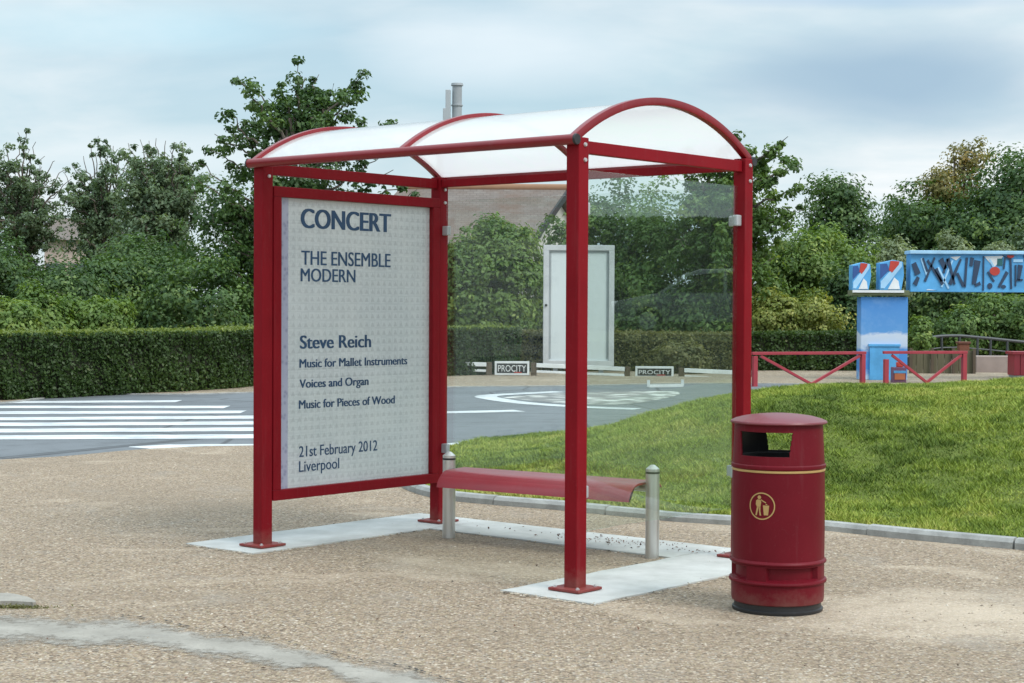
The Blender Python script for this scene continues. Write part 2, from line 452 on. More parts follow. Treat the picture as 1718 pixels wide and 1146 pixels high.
# ------------------------------------------------------------------ the shelter's frame of reference
YAW = -0.6993
U = Vector((math.cos(YAW), math.sin(YAW), 0)); Vv = Vector((-math.sin(YAW), math.cos(YAW), 0))
LEN, DEP = 2.3524, 1.541
FR = Vector((.3251, 8.5686, 0)); FL = FR - U * LEN; BL = FL + Vv * DEP; BR = FR + Vv * DEP
def sh(u, v, z=0): return FL + U * u + Vv * v + Vector((0, 0, z))

# ------------------------------------------------------------------ ground
sheet('ground', [(-900, -300), (900, -300), (900, 1800), (-900, 1800)], -.06, MEADOW)
sheet('road', [(-60, 12), (60, 12), (60, 44), (-60, 44)], -.010, ASPHALT)
near_edge = smooth_line([at(*p) for p in [(-700, 812), (-250, 788), (0, 771), (110, 765), (220, 755), (330, 749), (427, 747), (560, 743), (660, 744), (740, 746)]], 6)
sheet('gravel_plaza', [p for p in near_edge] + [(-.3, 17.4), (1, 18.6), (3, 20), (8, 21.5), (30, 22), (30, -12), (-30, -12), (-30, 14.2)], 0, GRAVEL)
q = MB(); q.sweep([p + Vector((0, 0.03, -.012)) for p in near_edge[6:]], [(-.03, -.02), (.03, -.02), (.03, .0075), (-.03, .0075)])
struct(q.build('road_edge_strip', BLACK))
far_edge = smooth_line([at(*p) for p in [(-500, 688), (-150, 680), (0, 676), (90, 665), (160, 661), (310, 661), (427, 658), (600, 653), (755, 649), (950, 647), (1100, 644), (1230, 643), (1440, 645), (1718, 648), (2200, 655)]], 5)
sheet('far_pavement', [p for p in far_edge] + [(30, 52), (-30, 52)], .0, GRAVEL_FAR)
q = MB(); q.sweep([p + Vector((0, 0, -.012)) for p in far_edge], [(-.05, -.02), (.05, -.02), (.05, .018), (-.05, .018)])
struct(q.build('far_kerb', KERB))

# zebra crossing: each band its own painted mark on the road
bands = [(673, 668.5, -160, 300, .0), (682, 680, -160, 381, 0), (691, 687.5, -160, 408, 0), (700.5, 695.5, -160, 440, 0), (710, 705.5, -160, 470, 0),
         (720.5, 716, -160, 490, 0), (732, 728, -160, 520, 0), (749, 744.5, 216, 540, 0)]
q = MB()
for i, (yl, yr, x0, x1, _) in enumerate(bands):
    c0 = at(200, yl).y; c1 = at(427, yr + 0).y
    xs = np.linspace(x0, x1, 12); top, bot = [], []
    for j, x in enumerate(xs):
        Y = at(200, yl + (yr - yl) * (x - 200) / 227 * .55).y
        hw = .30 if i not in (0,) else .27
        if i == 6 and x < 200: Y += .0
        X = (x - 859) / F_PX * Y
        if i == 7 and j == 0: hw = .03
        if i == 7 and j == 1: hw = .16
        top.append((X, Y + hw + .015 * math.sin(j * 1.7 + i), -.006)); bot.append((X, Y - hw, -.006))
    for j in range(11):
        q.poly([bot[j], bot[j + 1], top[j + 1], top[j]])
struct(q.build('zebra_crossing', ROADWHITE))
# white lines and the cobbled splitter island of the far road
q = MB()
def line_strip(pix, wd, z=-.006):
    P = smooth_line([at(x, y, -.006) for x, y in pix], 6)
    for a, b in zip(P, P[1:]):
        n = (b - a).cross(Vector((0, 0, 1))).normalized() * wd / 2
        q.poly([a - n, b - n, b + n, a + n], z)
line_strip([(560, 697), (700, 693), (872, 689)], .42)
line_strip([(940, 657), (880, 660), (832, 662.5), (815, 665.5), (835, 670), (880, 676), (950, 681), (1010, 684), (1070, 686)], .36)
line_strip([(735, 746.5), (790, 742.5)], .2)
struct(q.build('road_lines', ROADWHITE))
g = G('island_cobbles')
v = g.vor(3.2, None, 'Distance'); rc = g.vor(3.2, None, 'Color')
c = g.mix(g.ramp(v, [(.3, 0.0), (.6, .9)]), g.mix(g.sepx(rc)[0], (.36, .36, .34), (.66, .65, .62)), (.16, .16, .16))
g.bump(v, .8, -.05)
COB = g.set(Base_Color=c, Roughness=.9)
isl = smooth_line([at(x, y, 0) for x, y in [(842, 666.5), (880, 662), (940, 659), (1030, 657), (1130, 656), (1130, 664), (1050, 677), (960, 676.5), (890, 671), (842, 666.5)]], 5)
sheet('cobbled_island', isl[:-1], -.0075, COB)

# concrete footing: a U of pale strips flush with the gravel
q = MB()
for u0, u1, v0, v1 in ((-.43, .185, -.237, DEP + .275), (.187, LEN - .282, DEP - .28, DEP + .275), (LEN - .28, LEN + .31, -.25, DEP + .275)):
    nu, nv = max(2, int((u1 - u0) / .12)), max(2, int((v1 - v0) / .12))
    rng = random.Random(int(u0 * 100) + 7)
    rim = [(u0 + (u1 - u0) * i / nu, v0) for i in range(nu)] + [(u1, v0 + (v1 - v0) * i / nv) for i in range(nv)] + [(u1 - (u1 - u0) * i / nu, v1) for i in range(nu)] + [(u0, v1 - (v1 - v0) * i / nv) for i in range(nv)]
    P = [sh(a + rng.gauss(0, .004), b + rng.gauss(0, .004), -.02) for a, b in rim]
    q.prism(P, (0, 0, .028))
struct(q.build('concrete_footing', CONCRETE, tri=True))

# old broken concrete band in the foreground
up_edge = [(-160, 1024), (0, 1034), (60, 1036), (110, 1043), (190, 1040), (270, 1050), (345, 1066), (420, 1072), (470, 1084), (545, 1101), (610, 1118), (680, 1128), (760, 1152), (900, 1196)]
lo_edge = [(800, 1200), (640, 1152), (590, 1150), (540, 1120), (470, 1122), (400, 1104), (345, 1102), (290, 1090), (220, 1081), (130, 1086), (60, 1076), (0, 1079), (-160, 1074)]
rng = random.Random(5)
RAG = random.Random(6)
def rag(E, amp, n=14):
    P = smooth_line([at(x, y) for x, y in E], n)
    return [p + Vector((0, RAG.gauss(0, amp) + .8 * amp * math.sin(p.x * 23) , 0)) for p in P]
def even(E, n):
    P = smooth_line([at(x, y) for x, y in E], 10); L = [0.0]
    for a, b in zip(P, P[1:]): L.append(L[-1] + (b - a).length)
    return [(np.interp(L[-1] * k / n, L, [p.x for p in P]), np.interp(L[-1] * k / n, L, [p.y for p in P])) for k in range(n + 1)]
ue, le = np.array(even(up_edge, 140)), np.array(even(lo_edge[::-1], 140))
TT = np.linspace(-.22, 1.22, 15); GV = ue[:, None] * (1 - TT)[None, :, None] + le[:, None] * TT[None, :, None]
GV = np.concatenate([GV, np.full(GV.shape[:2] + (1,), .004)], -1); ix = np.arange(141 * 15).reshape(141, 15)
bm_ = bpy.data.meshes.new('concrete_band')
bm_.from_pydata(GV.reshape(-1, 3).tolist(), [], np.stack([ix[:-1, :-1], ix[:-1, 1:], ix[1:, 1:], ix[1:, :-1]], -1).reshape(-1, 4).tolist()); bm_.update()
at_e = bm_.attributes.new('edge', 'FLOAT', 'POINT'); at_e.data.foreach_set('value', np.tile(np.minimum(TT, 1 - TT) , 141).astype(np.float32))
bo = struct(link('concrete_band', bm_, WORNBAND))
q = MB()     # the dark crack along its upper edge
P = rag([(x, y - 8) for x, y in up_edge[4:]], .007, 18)
for i, (a, b) in enumerate(zip(P, P[1:])):
    wd = .003 + .009 * rng.random()
    n = (b - a).cross(Vector((0, 0, 1))).normalized() * wd
    if rng.random() < .6: q.poly([a, b, b + n, a + n], .008)
g = G('dark_crack'); struct(q.build('pavement_crack', g.set(Base_Color=(.055, .05, .045), Roughness=1.0)))

# ------------------------------------------------------------------ grass mound
kerb_px = [(735, 757), (700, 766), (676, 784), (676, 804), (693, 821), (745, 836), (824, 845), (948, 855), (997, 860), (1083, 868), (1141, 874), (1290, 883), (1389, 889), (1501, 901), (1627, 913), (1718, 921), (1850, 932)]
kerb = smooth_line([at(x, y) for x, y in kerb_px] + [Vector((4.8, 9.75, 0)), Vector((8, 9.5, 0)), Vector((13, 9.6, 0))], 6)
far_b = [(15, 15), (13.5, 20), (11, 22.4), (7, 22.2), (4.4, 21.4), (2.6, 20.5), (1.2, 19.5), (.2, 18.6), (-.4, 17.9)]
poly = np.array([(p.x, p.y) for p in kerb] + far_b)
def poly_dist(X, Y):
    A = poly; B = np.roll(poly, -1, 0)
    d = np.full(X.shape, 1e9); ins = np.zeros(X.shape, bool)
    for (ax, ay), (bx, by) in zip(A, B):
        ex, ey = bx - ax, by - ay
        t = np.clip(((X - ax) * ex + (Y - ay) * ey) / max(ex * ex + ey * ey, 1e-9), 0, 1)
        d = np.minimum(d, np.hypot(X - ax - t * ex, Y - ay - t * ey))
        cr = ((ay > Y) != (by > Y))
        xx = ex * (Y - ay) / (ey if abs(ey) > 1e-9 else 1e-9) + ax
        ins ^= cr & (X < xx)
    return d, ins
def mound_h(X, Y, d=None):
    if d is None: d, ins = poly_dist(X, Y)
    s = X / np.maximum(Y, 1) * F_PX + 859
    H = np.interp(s, [700, 760, 850, 950, 1010, 1100, 1230, 1290, 1440, 1718, 2400], [.03, .08, .235, .44, .56, .68, .685, .67, .66, .665, .7])
    t = np.clip(d / 4.0, 0, 1); e = t * t * (3 - 2 * t)
    bumps = .025 * np.sin(X * 1.7 + Y * .6) * np.sin(Y * 1.3 - X * .4) * np.clip(d, 0, 1)
    return .045 * np.clip(d / .12, 0, 1) + H * (.75 * e + .25 * t) + bumps
gx = np.arange(-1.4, 15.2, .14); gy = np.arange(8.8, 23.0, .14)
X, Y = np.meshgrid(gx, gy, indexing='ij'); Dm, In = poly_dist(X, Y)
Z = np.where(In, mound_h(X, Y, Dm), -.05)
V = np.stack([X, Y, Z], -1)
keep = In[:-1, :-1] | In[1:, :-1] | In[:-1, 1:] | In[1:, 1:]
idx = np.arange(X.size).reshape(X.shape)
faces = np.stack([idx[:-1, :-1], idx[1:, :-1], idx[1:, 1:], idx[:-1, 1:]], -1)[keep]
me = bpy.data.meshes.new('grass_mound'); me.from_pydata(V.reshape(-1, 3).tolist(), [], faces.tolist()); me.update()
struct(link('grass_mound', me, SOIL, None, True))
q = MB()
hp = [(-.055, -.03), (.055, -.03), (.055, .035), (.035, .058), (-.02, .062), (-.05, .045)]
def stones(line, step, gap):
    out, cur, acc = [], [line[0]], 0.0
    for a, b in zip(line, line[1:]):
        d = (b - a).length
        while acc + d >= step:
            t = (step - acc) / d; p = a.lerp(b, t); cur.append(p); out.append(cur)
            a = p.lerp(b, min(1, gap / max((b - p).length, 1e-6))); cur = [a]; d = (b - a).length; acc = 0.0
        acc += d; cur.append(b)
    return out + [cur]
rk = random.Random(4)
for st_ in stones(kerb, .95, .010):
    st_ = [p for i_, p in enumerate(st_) if i_ == 0 or (p - st_[i_ - 1]).length > 1e-4]
    if len(st_) < 2: continue
    dz, dx = rk.uniform(-.006, .006), rk.uniform(-.006, .006)
    q.sweep([p + Vector((0, dx, dz)) for p in st_], hp)
struct(q.build('kerb', KERB, smooth=True))

def vnoise(x, y, sc, seed):
    r = np.random.default_rng(seed).random((128, 128)); x, y = x * sc, y * sc
    xi, yi = np.floor(x).astype(int), np.floor(y).astype(int); fx, fy = x - xi, y - yi
    fx, fy = fx * fx * (3 - 2 * fx), fy * fy * (3 - 2 * fy)
    q_ = lambda a, b: r[a % 128, b % 128]
    return (q_(xi, yi) * (1 - fx) + q_(xi + 1, yi) * fx) * (1 - fy) + (q_(xi, yi + 1) * (1 - fx) + q_(xi + 1, yi + 1) * fx) * fy
rng = np.random.default_rng(3)
g = G('grass_blades')
t = g.attr('tint')
c = g.ramp(t, [(0, (.075, .125, .015)), (.35, (.205, .28, .034)), (.65, (.345, .38, .066)), (1, (.50, .45, .15))])
GRASS = g.set(Base_Color=c, Roughness=.6, Specular_IOR_Level=.25)
nb = 330000
# denser close to the viewer, thinning up the slope
bx = rng.uniform(-1.2, 8.2, nb * 3); by = 9.6 + (rng.uniform(0, 1, nb * 3) ** 1.25) * 10.5
dd, ii = poly_dist(bx, by)
vis = (np.abs(bx / by * F_PX + 250 - 250) < 1100) & (bx / by * F_PX + 859 < 1850) & ii & (dd > .05)
bx, by, dd = bx[vis][:nb], by[vis][:nb], dd[vis][:nb]
bz = mound_h(bx, by, dd)
e0 = np.array([(p.x, p.y) for p in kerb]); ei = rng.integers(0, len(e0) - 1, 26000); et = rng.random(26000)[:, None]
ep = e0[ei] * (1 - et) + e0[ei + 1] * et + rng.normal(0, .05, (26000, 2))
ed, eok = poly_dist(ep[:, 0], ep[:, 1]); eok &= (ed > .045) & (ep[:, 0] / ep[:, 1] * F_PX < 1000)
bx, by, dd = np.r_[bx, ep[eok, 0]], np.r_[by, ep[eok, 1]], np.r_[dd, ed[eok]]
edge = np.r_[np.zeros(len(bx) - eok.sum()), np.ones(eok.sum())]
bz = mound_h(bx, by, dd)
n = len(bx)
pat = .5 + .5 * np.sin(bx * 2.1 + 1.3 * np.sin(by * 1.7)) * np.sin(by * 2.6 + 1.1 * np.sin(bx * 2.3))
pat2 = .5 + .5 * np.sin(bx * 7.3 + 2 * np.sin(by * 5.1)) * np.sin(by * 8.3 + 1.7 * np.sin(bx * 6.1))
ln = rng.uniform(.018, .040, n) * (.55 + 1.1 * vnoise(bx, by, 6, 7) ** 1.5 + .7 * edge * vnoise(bx, by, 9, 8))
az = rng.uniform(0, 2 * np.pi, n)
lean = rng.uniform(.3, 1.5, n)
tip = np.stack([np.cos(az) * ln * lean, np.sin(az) * ln * lean, ln], 1)
sd_ = rng.uniform(0, 2 * np.pi, n); wv = np.stack([np.cos(sd_), np.sin(sd_), np.zeros(n)], 1) * rng.uniform(.003, .0065, n)[:, None]
P0 = np.stack([bx, by, bz - .006], 1)
Vb = np.stack([P0 - wv, P0 + wv, P0 + tip], 1)
big = .5 + .5 * np.sin(bx * .9 + .7 * np.sin(by * .8) + 1.0) * np.sin(by * .7 + .6 * np.sin(bx * 1.1))
v1, v2, v3, v4 = vnoise(bx, by * .6, .8, 1), vnoise(bx + by * .5, by, 2.1, 2), vnoise(bx, by, 5.5, 3), vnoise(bx, by, 13, 4)
tint = np.clip(.36 + .55 * (v1 - .5) + .42 * (v2 - .5) + .38 * (v3 - .5) + .36 * (v4 - .5) + rng.normal(0, .10, n) + .3 * (rng.random(n) < .04), 0, 1)
struct(quads_mesh('grass', Vb, GRASS, None, tint), 'stuff')

# ------------------------------------------------------------------ bus shelter
shel = thing('bus_shelter', 'dark red tubular bus shelter with white barrel roof and glass panes over the gravel', 'bus shelter', FL, YAW)
PS = .081
ZE, RISE = 2.275, .26
def post(u, v, bolts):
    q = MB(); q.box((u, v, 2.28 / 2 + .008), (PS, PS, 2.28)); p = q.build('post', RED, shel, bevel=.006)
    q = MB(); q.box((u, v, .018), (.195, .195, .014)); b = q.build('base_plate', RED, p, bevel=.003)
    for a in (-1, 1):
        for c in (-1, 1):
            q = MB(); q.cyl((u + a * .072, v + c * .072, .024), (u + a * .072, v + c * .072, .031), .011, seg=6)
            q.cyl((u + a * .072, v + c * .072, .031), (u + a * .072, v + c * .072, .036), .006, seg=10)
            q.build('anchor_bolt', BOLT, p)
    for z in bolts:
        q = MB(); q.cyl((u + PS / 2, v + .008, z), (u + PS / 2 + .008, v + .008, z), .0115, .009, 14); q.build('bolt', BOLT, p)
    return p
post(0, 0, (2.20,)); post(LEN, 0, (2.252, 2.175)); post(0, DEP, (2.205, 2.12)); post(LEN, DEP, (2.25, 2.16))
for v, z in ((-.055, ZE), (DEP + .055, ZE)):
    q = MB(); q.cyl((-.062, v, z), (LEN + .03, v, z), .027, seg=24)
    e = q.build('eave_rail', RED_TUBE, shel, smooth=True)
    for u, s in ((-.062, -1), (LEN + .03, 1)):
        q = MB(); q.cyl((u, v, z), (u + s * .012, v, z), .0285, .026, 24); q.build('end_cap', BLACK, e, smooth=True)
q = MB(); q.box((LEN / 2, DEP - .012, 2.245), (LEN - PS - .004, .04, .05)); q.build('rear_beam', RED, shel, bevel=.004)
for u in (0, LEN):
    q = MB(); q.box((u, DEP / 2, 2.243), (.04, DEP - PS - .004, .064)); q.build('tie_beam', RED, shel, bevel=.004)
chord = DEP + .11; RAD = chord * chord / (8 * RISE) + RISE / 2; HALF = math.asin(chord / 2 / RAD)
def arc(k, n, off=0.0):
    a = -HALF + 2 * HALF * k / n
    return DEP / 2 + (RAD + off) * math.sin(a), ZE - (RAD - RISE) + (RAD + off) * math.cos(a)
for u in (-.03, LEN / 2, LEN + .008):
    pts = [(u, *arc(k, 40)) for k in range(41)]
    q = MB()
    rings = []
    for k in range(41):
        (v0, z0), (v1, z1) = arc(k, 40, -.021), arc(k, 40, .021)
        rings.append([q.bm.verts.new((u - .019, v0, z0)), q.bm.verts.new((u + .019, v0, z0)), q.bm.verts.new((u + .019, v1, z1)), q.bm.verts.new((u - .019, v1, z1))])
    for a, b in zip(rings, rings[1:]):
        for k in range(4): q.bm.faces.new((a[k], a[(k + 1) % 4], b[(k + 1) % 4], b[k]))
    q.bm.faces.new(rings[0]); q.bm.faces.new(rings[-1])
    q.build('roof_rib', RED_TUBE, shel, smooth=True, bevel=.005)
# opal roof sheets
def both_sides_fresnel(n, l):              # the same reflection from either face of a thin sheet
    ge = n.new('ShaderNodeNewGeometry'); mr = n.new('ShaderNodeMapRange'); l.new(ge.outputs['Backfacing'], mr.inputs[0])
    mr.inputs[3].default_value = 1.5; mr.inputs[4].default_value = 1 / 1.5
    fr = n.new('ShaderNodeFresnel'); l.new(mr.outputs[0], fr.inputs[0]); return fr
mt = bpy.data.materials.new('opal_polycarbonate'); mt.use_nodes = True
n, l = mt.node_tree.nodes, mt.node_tree.links; n.clear()
tcn = n.new('ShaderNodeTexCoord')
no = n.new('ShaderNodeTexNoise'); l.new(tcn.outputs['Object'], no.inputs[0]); no.inputs['Scale'].default_value = 3.5; no.inputs['Detail'].default_value = 2; no.inputs['Distortion'].default_value = 1.5
rp = n.new('ShaderNodeValToRGB'); l.new(no.outputs['Fac'], rp.inputs[0])
for i, (p, c) in enumerate([(.35, (.98, .99, .98)), (.5, (.99, .98, .99)), (.62, (.97, .99, .98))]):
    e = rp.color_ramp.elements[i] if i < 2 else rp.color_ramp.elements.new(p)
    e.position = p; e.color = (*c, 1)
df = n.new('ShaderNodeBsdfDiffuse'); l.new(rp.outputs[0], df.inputs[0])
tl = n.new('ShaderNodeBsdfTranslucent'); l.new(rp.outputs[0], tl.inputs[0])
tr = n.new('ShaderNodeBsdfTransparent'); l.new(rp.outputs[0], tr.inputs[0])
gl = n.new('ShaderNodeBsdfGlossy'); gl.inputs['Roughness'].default_value = .12
m1 = n.new('ShaderNodeMixShader'); m1.inputs[0].default_value = .50; l.new(df.outputs[0], m1.inputs[1]); l.new(tl.outputs[0], m1.inputs[2])
m2 = n.new('ShaderNodeMixShader'); m2.inputs[0].default_value = .10; l.new(m1.outputs[0], m2.inputs[1]); l.new(tr.outputs[0], m2.inputs[2])
fr = both_sides_fresnel(n, l)
m3 = n.new('ShaderNodeMixShader'); l.new(fr.outputs[0], m3.inputs[0]); l.new(m2.outputs[0], m3.inputs[1]); l.new(gl.outputs[0], m3.inputs[2])
o = n.new('ShaderNodeOutputMaterial'); l.new(m3.outputs[0], o.inputs[0])
OPAL = mt
for u0, u1 in ((-.011, LEN / 2 - .019), (LEN / 2 + .019, LEN - .011)):
    q = MB(); a = []
    for k in range(49):
        vv, zz = arc(k, 48, 0.0); a.append((q.bm.verts.new((u0, vv, zz)), q.bm.verts.new((u1, vv, zz))))
    for p, r in zip(a, a[1:]): q.bm.faces.new((p[0], p[1], r[1], r[0]))
    q.build('roof_panel', OPAL, shel, smooth=True)
# glass
def glass_mat(name, haze, tint):
    mt = bpy.data.materials.new(name); mt.use_nodes = True
    n, l = mt.node_tree.nodes, mt.node_tree.links; n.clear()
    tcn = n.new('ShaderNodeTexCoord')
    no = n.new('ShaderNodeTexNoise'); l.new(tcn.outputs['Object'], no.inputs[0]); no.inputs['Scale'].default_value = 2.2; no.inputs['Detail'].default_value = 6
    mr = n.new('ShaderNodeMapRange'); l.new(no.outputs['Fac'], mr.inputs[0]); mr.inputs[1].default_value = .3; mr.inputs[2].default_value = .75
    mr.inputs[3].default_value = haze * .5; mr.inputs[4].default_value = haze * 1.5
    tr = n.new('ShaderNodeBsdfTransparent'); tr.inputs[0].default_value = (*tint, 1)
    df = n.new('ShaderNodeBsdfTranslucent'); df.inputs[0].default_value = (.7, .75, .72, 1)
    m0 = n.new('ShaderNodeMixShader'); l.new(mr.outputs[0], m0.inputs[0]); l.new(tr.outputs[0], m0.inputs[1]); l.new(df.outputs[0], m0.inputs[2])
    gl = n.new('ShaderNodeBsdfGlossy'); gl.inputs['Roughness'].default_value = 0.0; gl.inputs[0].default_value = (.95, 1, .98, 1)
    fr = both_sides_fresnel(n, l)
    m1 = n.new('ShaderNodeMixShader'); l.new(fr.outputs[0], m1.inputs[0]); l.new(m0.outputs[0], m1.inputs[1]); l.new(gl.outputs[0], m1.inputs[2])
    o = n.new('ShaderNodeOutputMaterial'); l.new(m1.outputs[0], o.inputs[0])
    return mt
GLASS_B = glass_mat('rear_glass', .01, (.965, .985, .975))
GLASS_E = glass_mat('end_glass', .012, (.93, .97, .95))
q = MB(); q.box((LEN / 2, DEP, 1.215), (LEN - PS - .05, .010, 1.83)); q.build('rear_glass_pane', GLASS_B, shel)
q = MB(); q.box((LEN, DEP / 2, 1.215), (.010, DEP - PS - .05, 1.83)); q.build('end_glass_pane', GLASS_E, shel)
for u, v in ((PS / 2 + .022, DEP), (LEN - PS / 2 - .022, DEP), (LEN, PS / 2 + .022), (LEN, DEP - PS / 2 - .022)):
    for z in (.50, 1.935):
        q = MB(); sz = (.05, .034, .062) if v == DEP else (.034, .05, .062)
        q.box((u, v, z), sz); q.build('glass_clamp', CLAMP, shel, bevel=.007)
# poster case between the left-hand posts, its face towards the seat
v0, v1, z0, z1 = PS / 2 + .004, DEP - PS / 2 - .004, .275, 2.145
q = MB(); fw = .062; dp = .09
q.box((0, (v0 + v1) / 2, z1 - fw / 2), (dp, v1 - v0, fw)); q.box((0, (v0 + v1) / 2, z0 + fw / 2), (dp, v1 - v0, fw))
q.box((0, v0 + fw / 2, (z0 + z1) / 2), (dp, fw, z1 - z0 - 2 * fw)); q.box((0, v1 - fw / 2, (z0 + z1) / 2), (dp, fw, z1 - z0 - 2 * fw))
case = q.build('poster_case', RED, shel, bevel=.004)
g = G('poster_paper')
ob = g.sepx(g.tc.outputs['Object'])
cm = g.n.new('ShaderNodeCombineXYZ'); g.l.new(ob[1], cm.inputs[0]); g.l.new(ob[2], cm.inputs[1])
br = g.n.new('ShaderNodeTexBrick'); g.l.new(cm.outputs[0], br.inputs[0])
br.inputs['Scale'].default_value = 1; br.inputs['Brick Width'].default_value = .06; br.inputs['Row Height'].default_value = .05; br.inputs['Mortar Size'].default_value = .004; br.inputs['Mortar Smooth'].default_value = 1
br.inputs['Color1'].default_value = (.58, .615, .635, 1); br.inputs['Color2'].default_value = (.60, .635, .655, 1); br.inputs['Mortar'].default_value = (.52, .56, .58, 1)
fx = g.math('FRACT', g.math('MULTIPLY', ob[1], 1 / .052)); fz = g.math('FRACT', g.math('MULTIPLY', ob[2], 1 / .052))
ax_ = g.math('ABSOLUTE', g.math('SUBTRACT', fx, .5)); tri_ = g.math('LESS_THAN', g.math('ADD', g.math('MULTIPLY', ax_, 1.5), g.math('MULTIPLY', fz, .9)), .62)
low = g.math('GREATER_THAN', fz, .12)
vo = g.n.new('ShaderNodeTexVoronoi'); g.l.new(cm.outputs[0], vo.inputs[0]); vo.inputs['Scale'].default_value = 19; vo.inputs['Randomness'].default_value = .3; vo.distance = 'CHEBYCHEV'
c = g.mix(g.ramp(vo.outputs['Distance'], [(.08, .0), (.20, .30), (.27, 0.0), (.38, 0.0), (.50, .25)]), br.outputs[0], (.40, .43, .46))
c = g.mix(g.math('MULTIPLY', g.math('MULTIPLY', tri_, low), .42), c, (.36, .385, .41))
c = g.mix(g.ramp(g.noise(2.4, 3), [(.4, 0.0), (.7, .25)]), c, (.82, .83, .82))
# printed lilac margin down the left side
mg = g.ramp(ob[1], [(.0, 1.0), (v0 + fw + .080, 1.0), (v0 + fw + .084, 0.0)], 'CONSTANT')
c = g.mix(mg, c, g.mix(g.ramp(g.vor(30, cm.outputs[0]), [(.1, 0.0), (.5, 1.0)]), (.26, .27, .40), (.40, .41, .54)))
POSTER = g.set(Base_Color=c, Roughness=.5, Coat_Weight=1.0, Coat_Roughness=.06)
q = MB(); q.box((.002, (v0 + v1) / 2, (z0 + z1) / 2), (.012, v1 - v0 - 2 * fw, z1 - z0 - 2 * fw)); q.build('poster', POSTER, case)
def text_mesh(body, bold):
    cu = bpy.data.curves.new('lettering', 'FONT'); cu.body = body; cu.size = 1; cu.resolution_u = 5
    ob_ = bpy.data.objects.new('lettering', cu); COL.objects.link(ob_)
    dg = bpy.context.evaluated_depsgraph_get()
    me = bpy.data.meshes.new_from_object(ob_.evaluated_get(dg))
    bpy.data.objects.remove(ob_); bpy.data.curves.remove(cu)
    return me
pf = .0095
def split_words(me):
    # one mesh per word: cut the line where the gap between glyphs is wide
    bm = bmesh.new(); bm.from_mesh(me); bmesh.ops.triangulate(bm, faces=bm.faces)
    T = [[tuple(v.co) for v in f.verts] for f in bm.faces]; bm.free()
    ax = 1 if abs(T[0][0][0] - pf) < 1e-5 else 0
    ys = [c[2 if ax else 1] for t in T for c in t]; hgt = max(ys) - min(ys)
    iv = sorted((min(c[ax] for c in t), max(c[ax] for c in t)) for t in T)
    cuts, end = [], iv[0][1]
    for a, b in iv:
        if a - end > hgt * .155: cuts.append((a + end) / 2)
        end = max(end, b)
    groups = {}
    for t in T: groups.setdefault(sum(t[0][ax] > c for c in cuts), []).append(t)
    out = []
    for k in sorted(groups):
        m_ = bpy.data.meshes.new('lettering'); P = [c for t in groups[k] for c in t]
        m_.from_pydata(P, [], [(i, i + 1, i + 2) for i in range(0, len(P), 3)]); m_.update(); out.append(m_)
    return out
def thicken(me, d, along, out):
    # a heavier weight: the glyphs again, shifted either way and a hair lower
    P = [Vector(v.co) for v in me.vertices]; n = len(P); al, ou = Vector(along), Vector(out)
    Q = list(P); F = [tuple(p.vertices) for p in me.polygons]; F0 = list(F)
    for k, sh_ in enumerate((-1, 1, -.5, .5)):
        Q += [p + al * d * sh_ * .5 - ou * (k + 1) for p in P]; F += [tuple(i + n * (k + 1) for i in f) for f in F0]
    me.clear_geometry(); me.from_pydata([tuple(p) for p in Q], [], F); me.update()
def hit(px, py):                     # point of the poster's face, in shelter coordinates
    d = ray(px, py); p0 = sh(pf, 0); t = (p0 - CAM).dot(U) / d.dot(U)
    P = CAM + d * t - FL
    return P.dot(Vv), P.z
for body, bold, xl, xr, yt, yb in (
    ('CONCERT', .095, 506, 655, 348, 382), ('THE ENSEMBLE', .05, 506, 655, 419, 444), ('MODERN', .05, 505, 596, 449, 472),
    ('Steve Reich', .07, 504, 622, 562, 585), ('Music for Mallet Instruments', .075, 503, 683, 602, 617), ('Voices and Organ', .075, 503, 618, 636, 651),
    ('Music for Pieces of Wood', .075, 502, 662, 671, 686), ('21st February 2012', .03, 502, 633, 748, 767), ('Liverpool', .03, 502, 569, 773, 792)):
    me = text_mesh(body, bold)
    co = np.array([v.co[:] for v in me.vertices])
    xa, xb = co[:, 0].min(), co[:, 0].max()
    caps = .72 if body != 'MODERN' else .72
    a, zt = hit(xl, yt); _, zb = hit(xl, yb); b, _ = hit(xr, yb)
    sx, sz = (b - a) / (xb - xa), (zt - zb) / caps
    for v in me.vertices:
        x, y = v.co.x, v.co.y
        v.co = (pf, a + (x - xa) * sx, zb + y * sz)
    me.update()
    words = split_words(me)
    for wme in words:
        if bold: thicken(wme, bold * sx, (0, 1, 0), (.0002, 0, 0))
        link('lettering', wme, NAVY, case)

# ------------------------------------------------------------------ bench
B1, B2 = at(753, 902), at(1094, 936)
bd = (B2 - B1); blen = bd.length; bang = math.atan2(bd.y, bd.x)
bench = thing('bench', 'dark red curved metal bench seat held between two steel bollard legs', 'bench', B1, bang)
for x in (0, blen):
    q = MB(); q.cyl((x, 0, -.02), (x, 0, .485), .0395, seg=28); lg = q.build('leg', STEEL, bench, smooth=True)
    q = MB(); q.cyl((x, 0, .485), (x, 0, .497), .0405, seg=28); q.build('ring', BLACK, lg, smooth=True)
    q = MB(); q.cyl((x, 0, .497), (x, 0, .512), .0395, seg=28); q.cyl((x, 0, .512), (x, 0, .535), .0395, .012, 28); q.build('cap', STEEL, lg, smooth=True)
q = MB(); prof = []
for k in range(33):                       # flat middle, back edge rolled over, front lip turned well down
    t = k / 32; y = .185 - t * .40
    z = .436 - .006 * t
    if t < .22: z -= .040 * ((.22 - t) / .22) ** 2
    if t > .60: z -= .094 * ((t - .60) / .40) ** 2.6; y += .035 * ((t - .60) / .40) ** 3
    prof.append((y, z))
th = .012
top = [(y, z) for y, z in prof]; botm = []
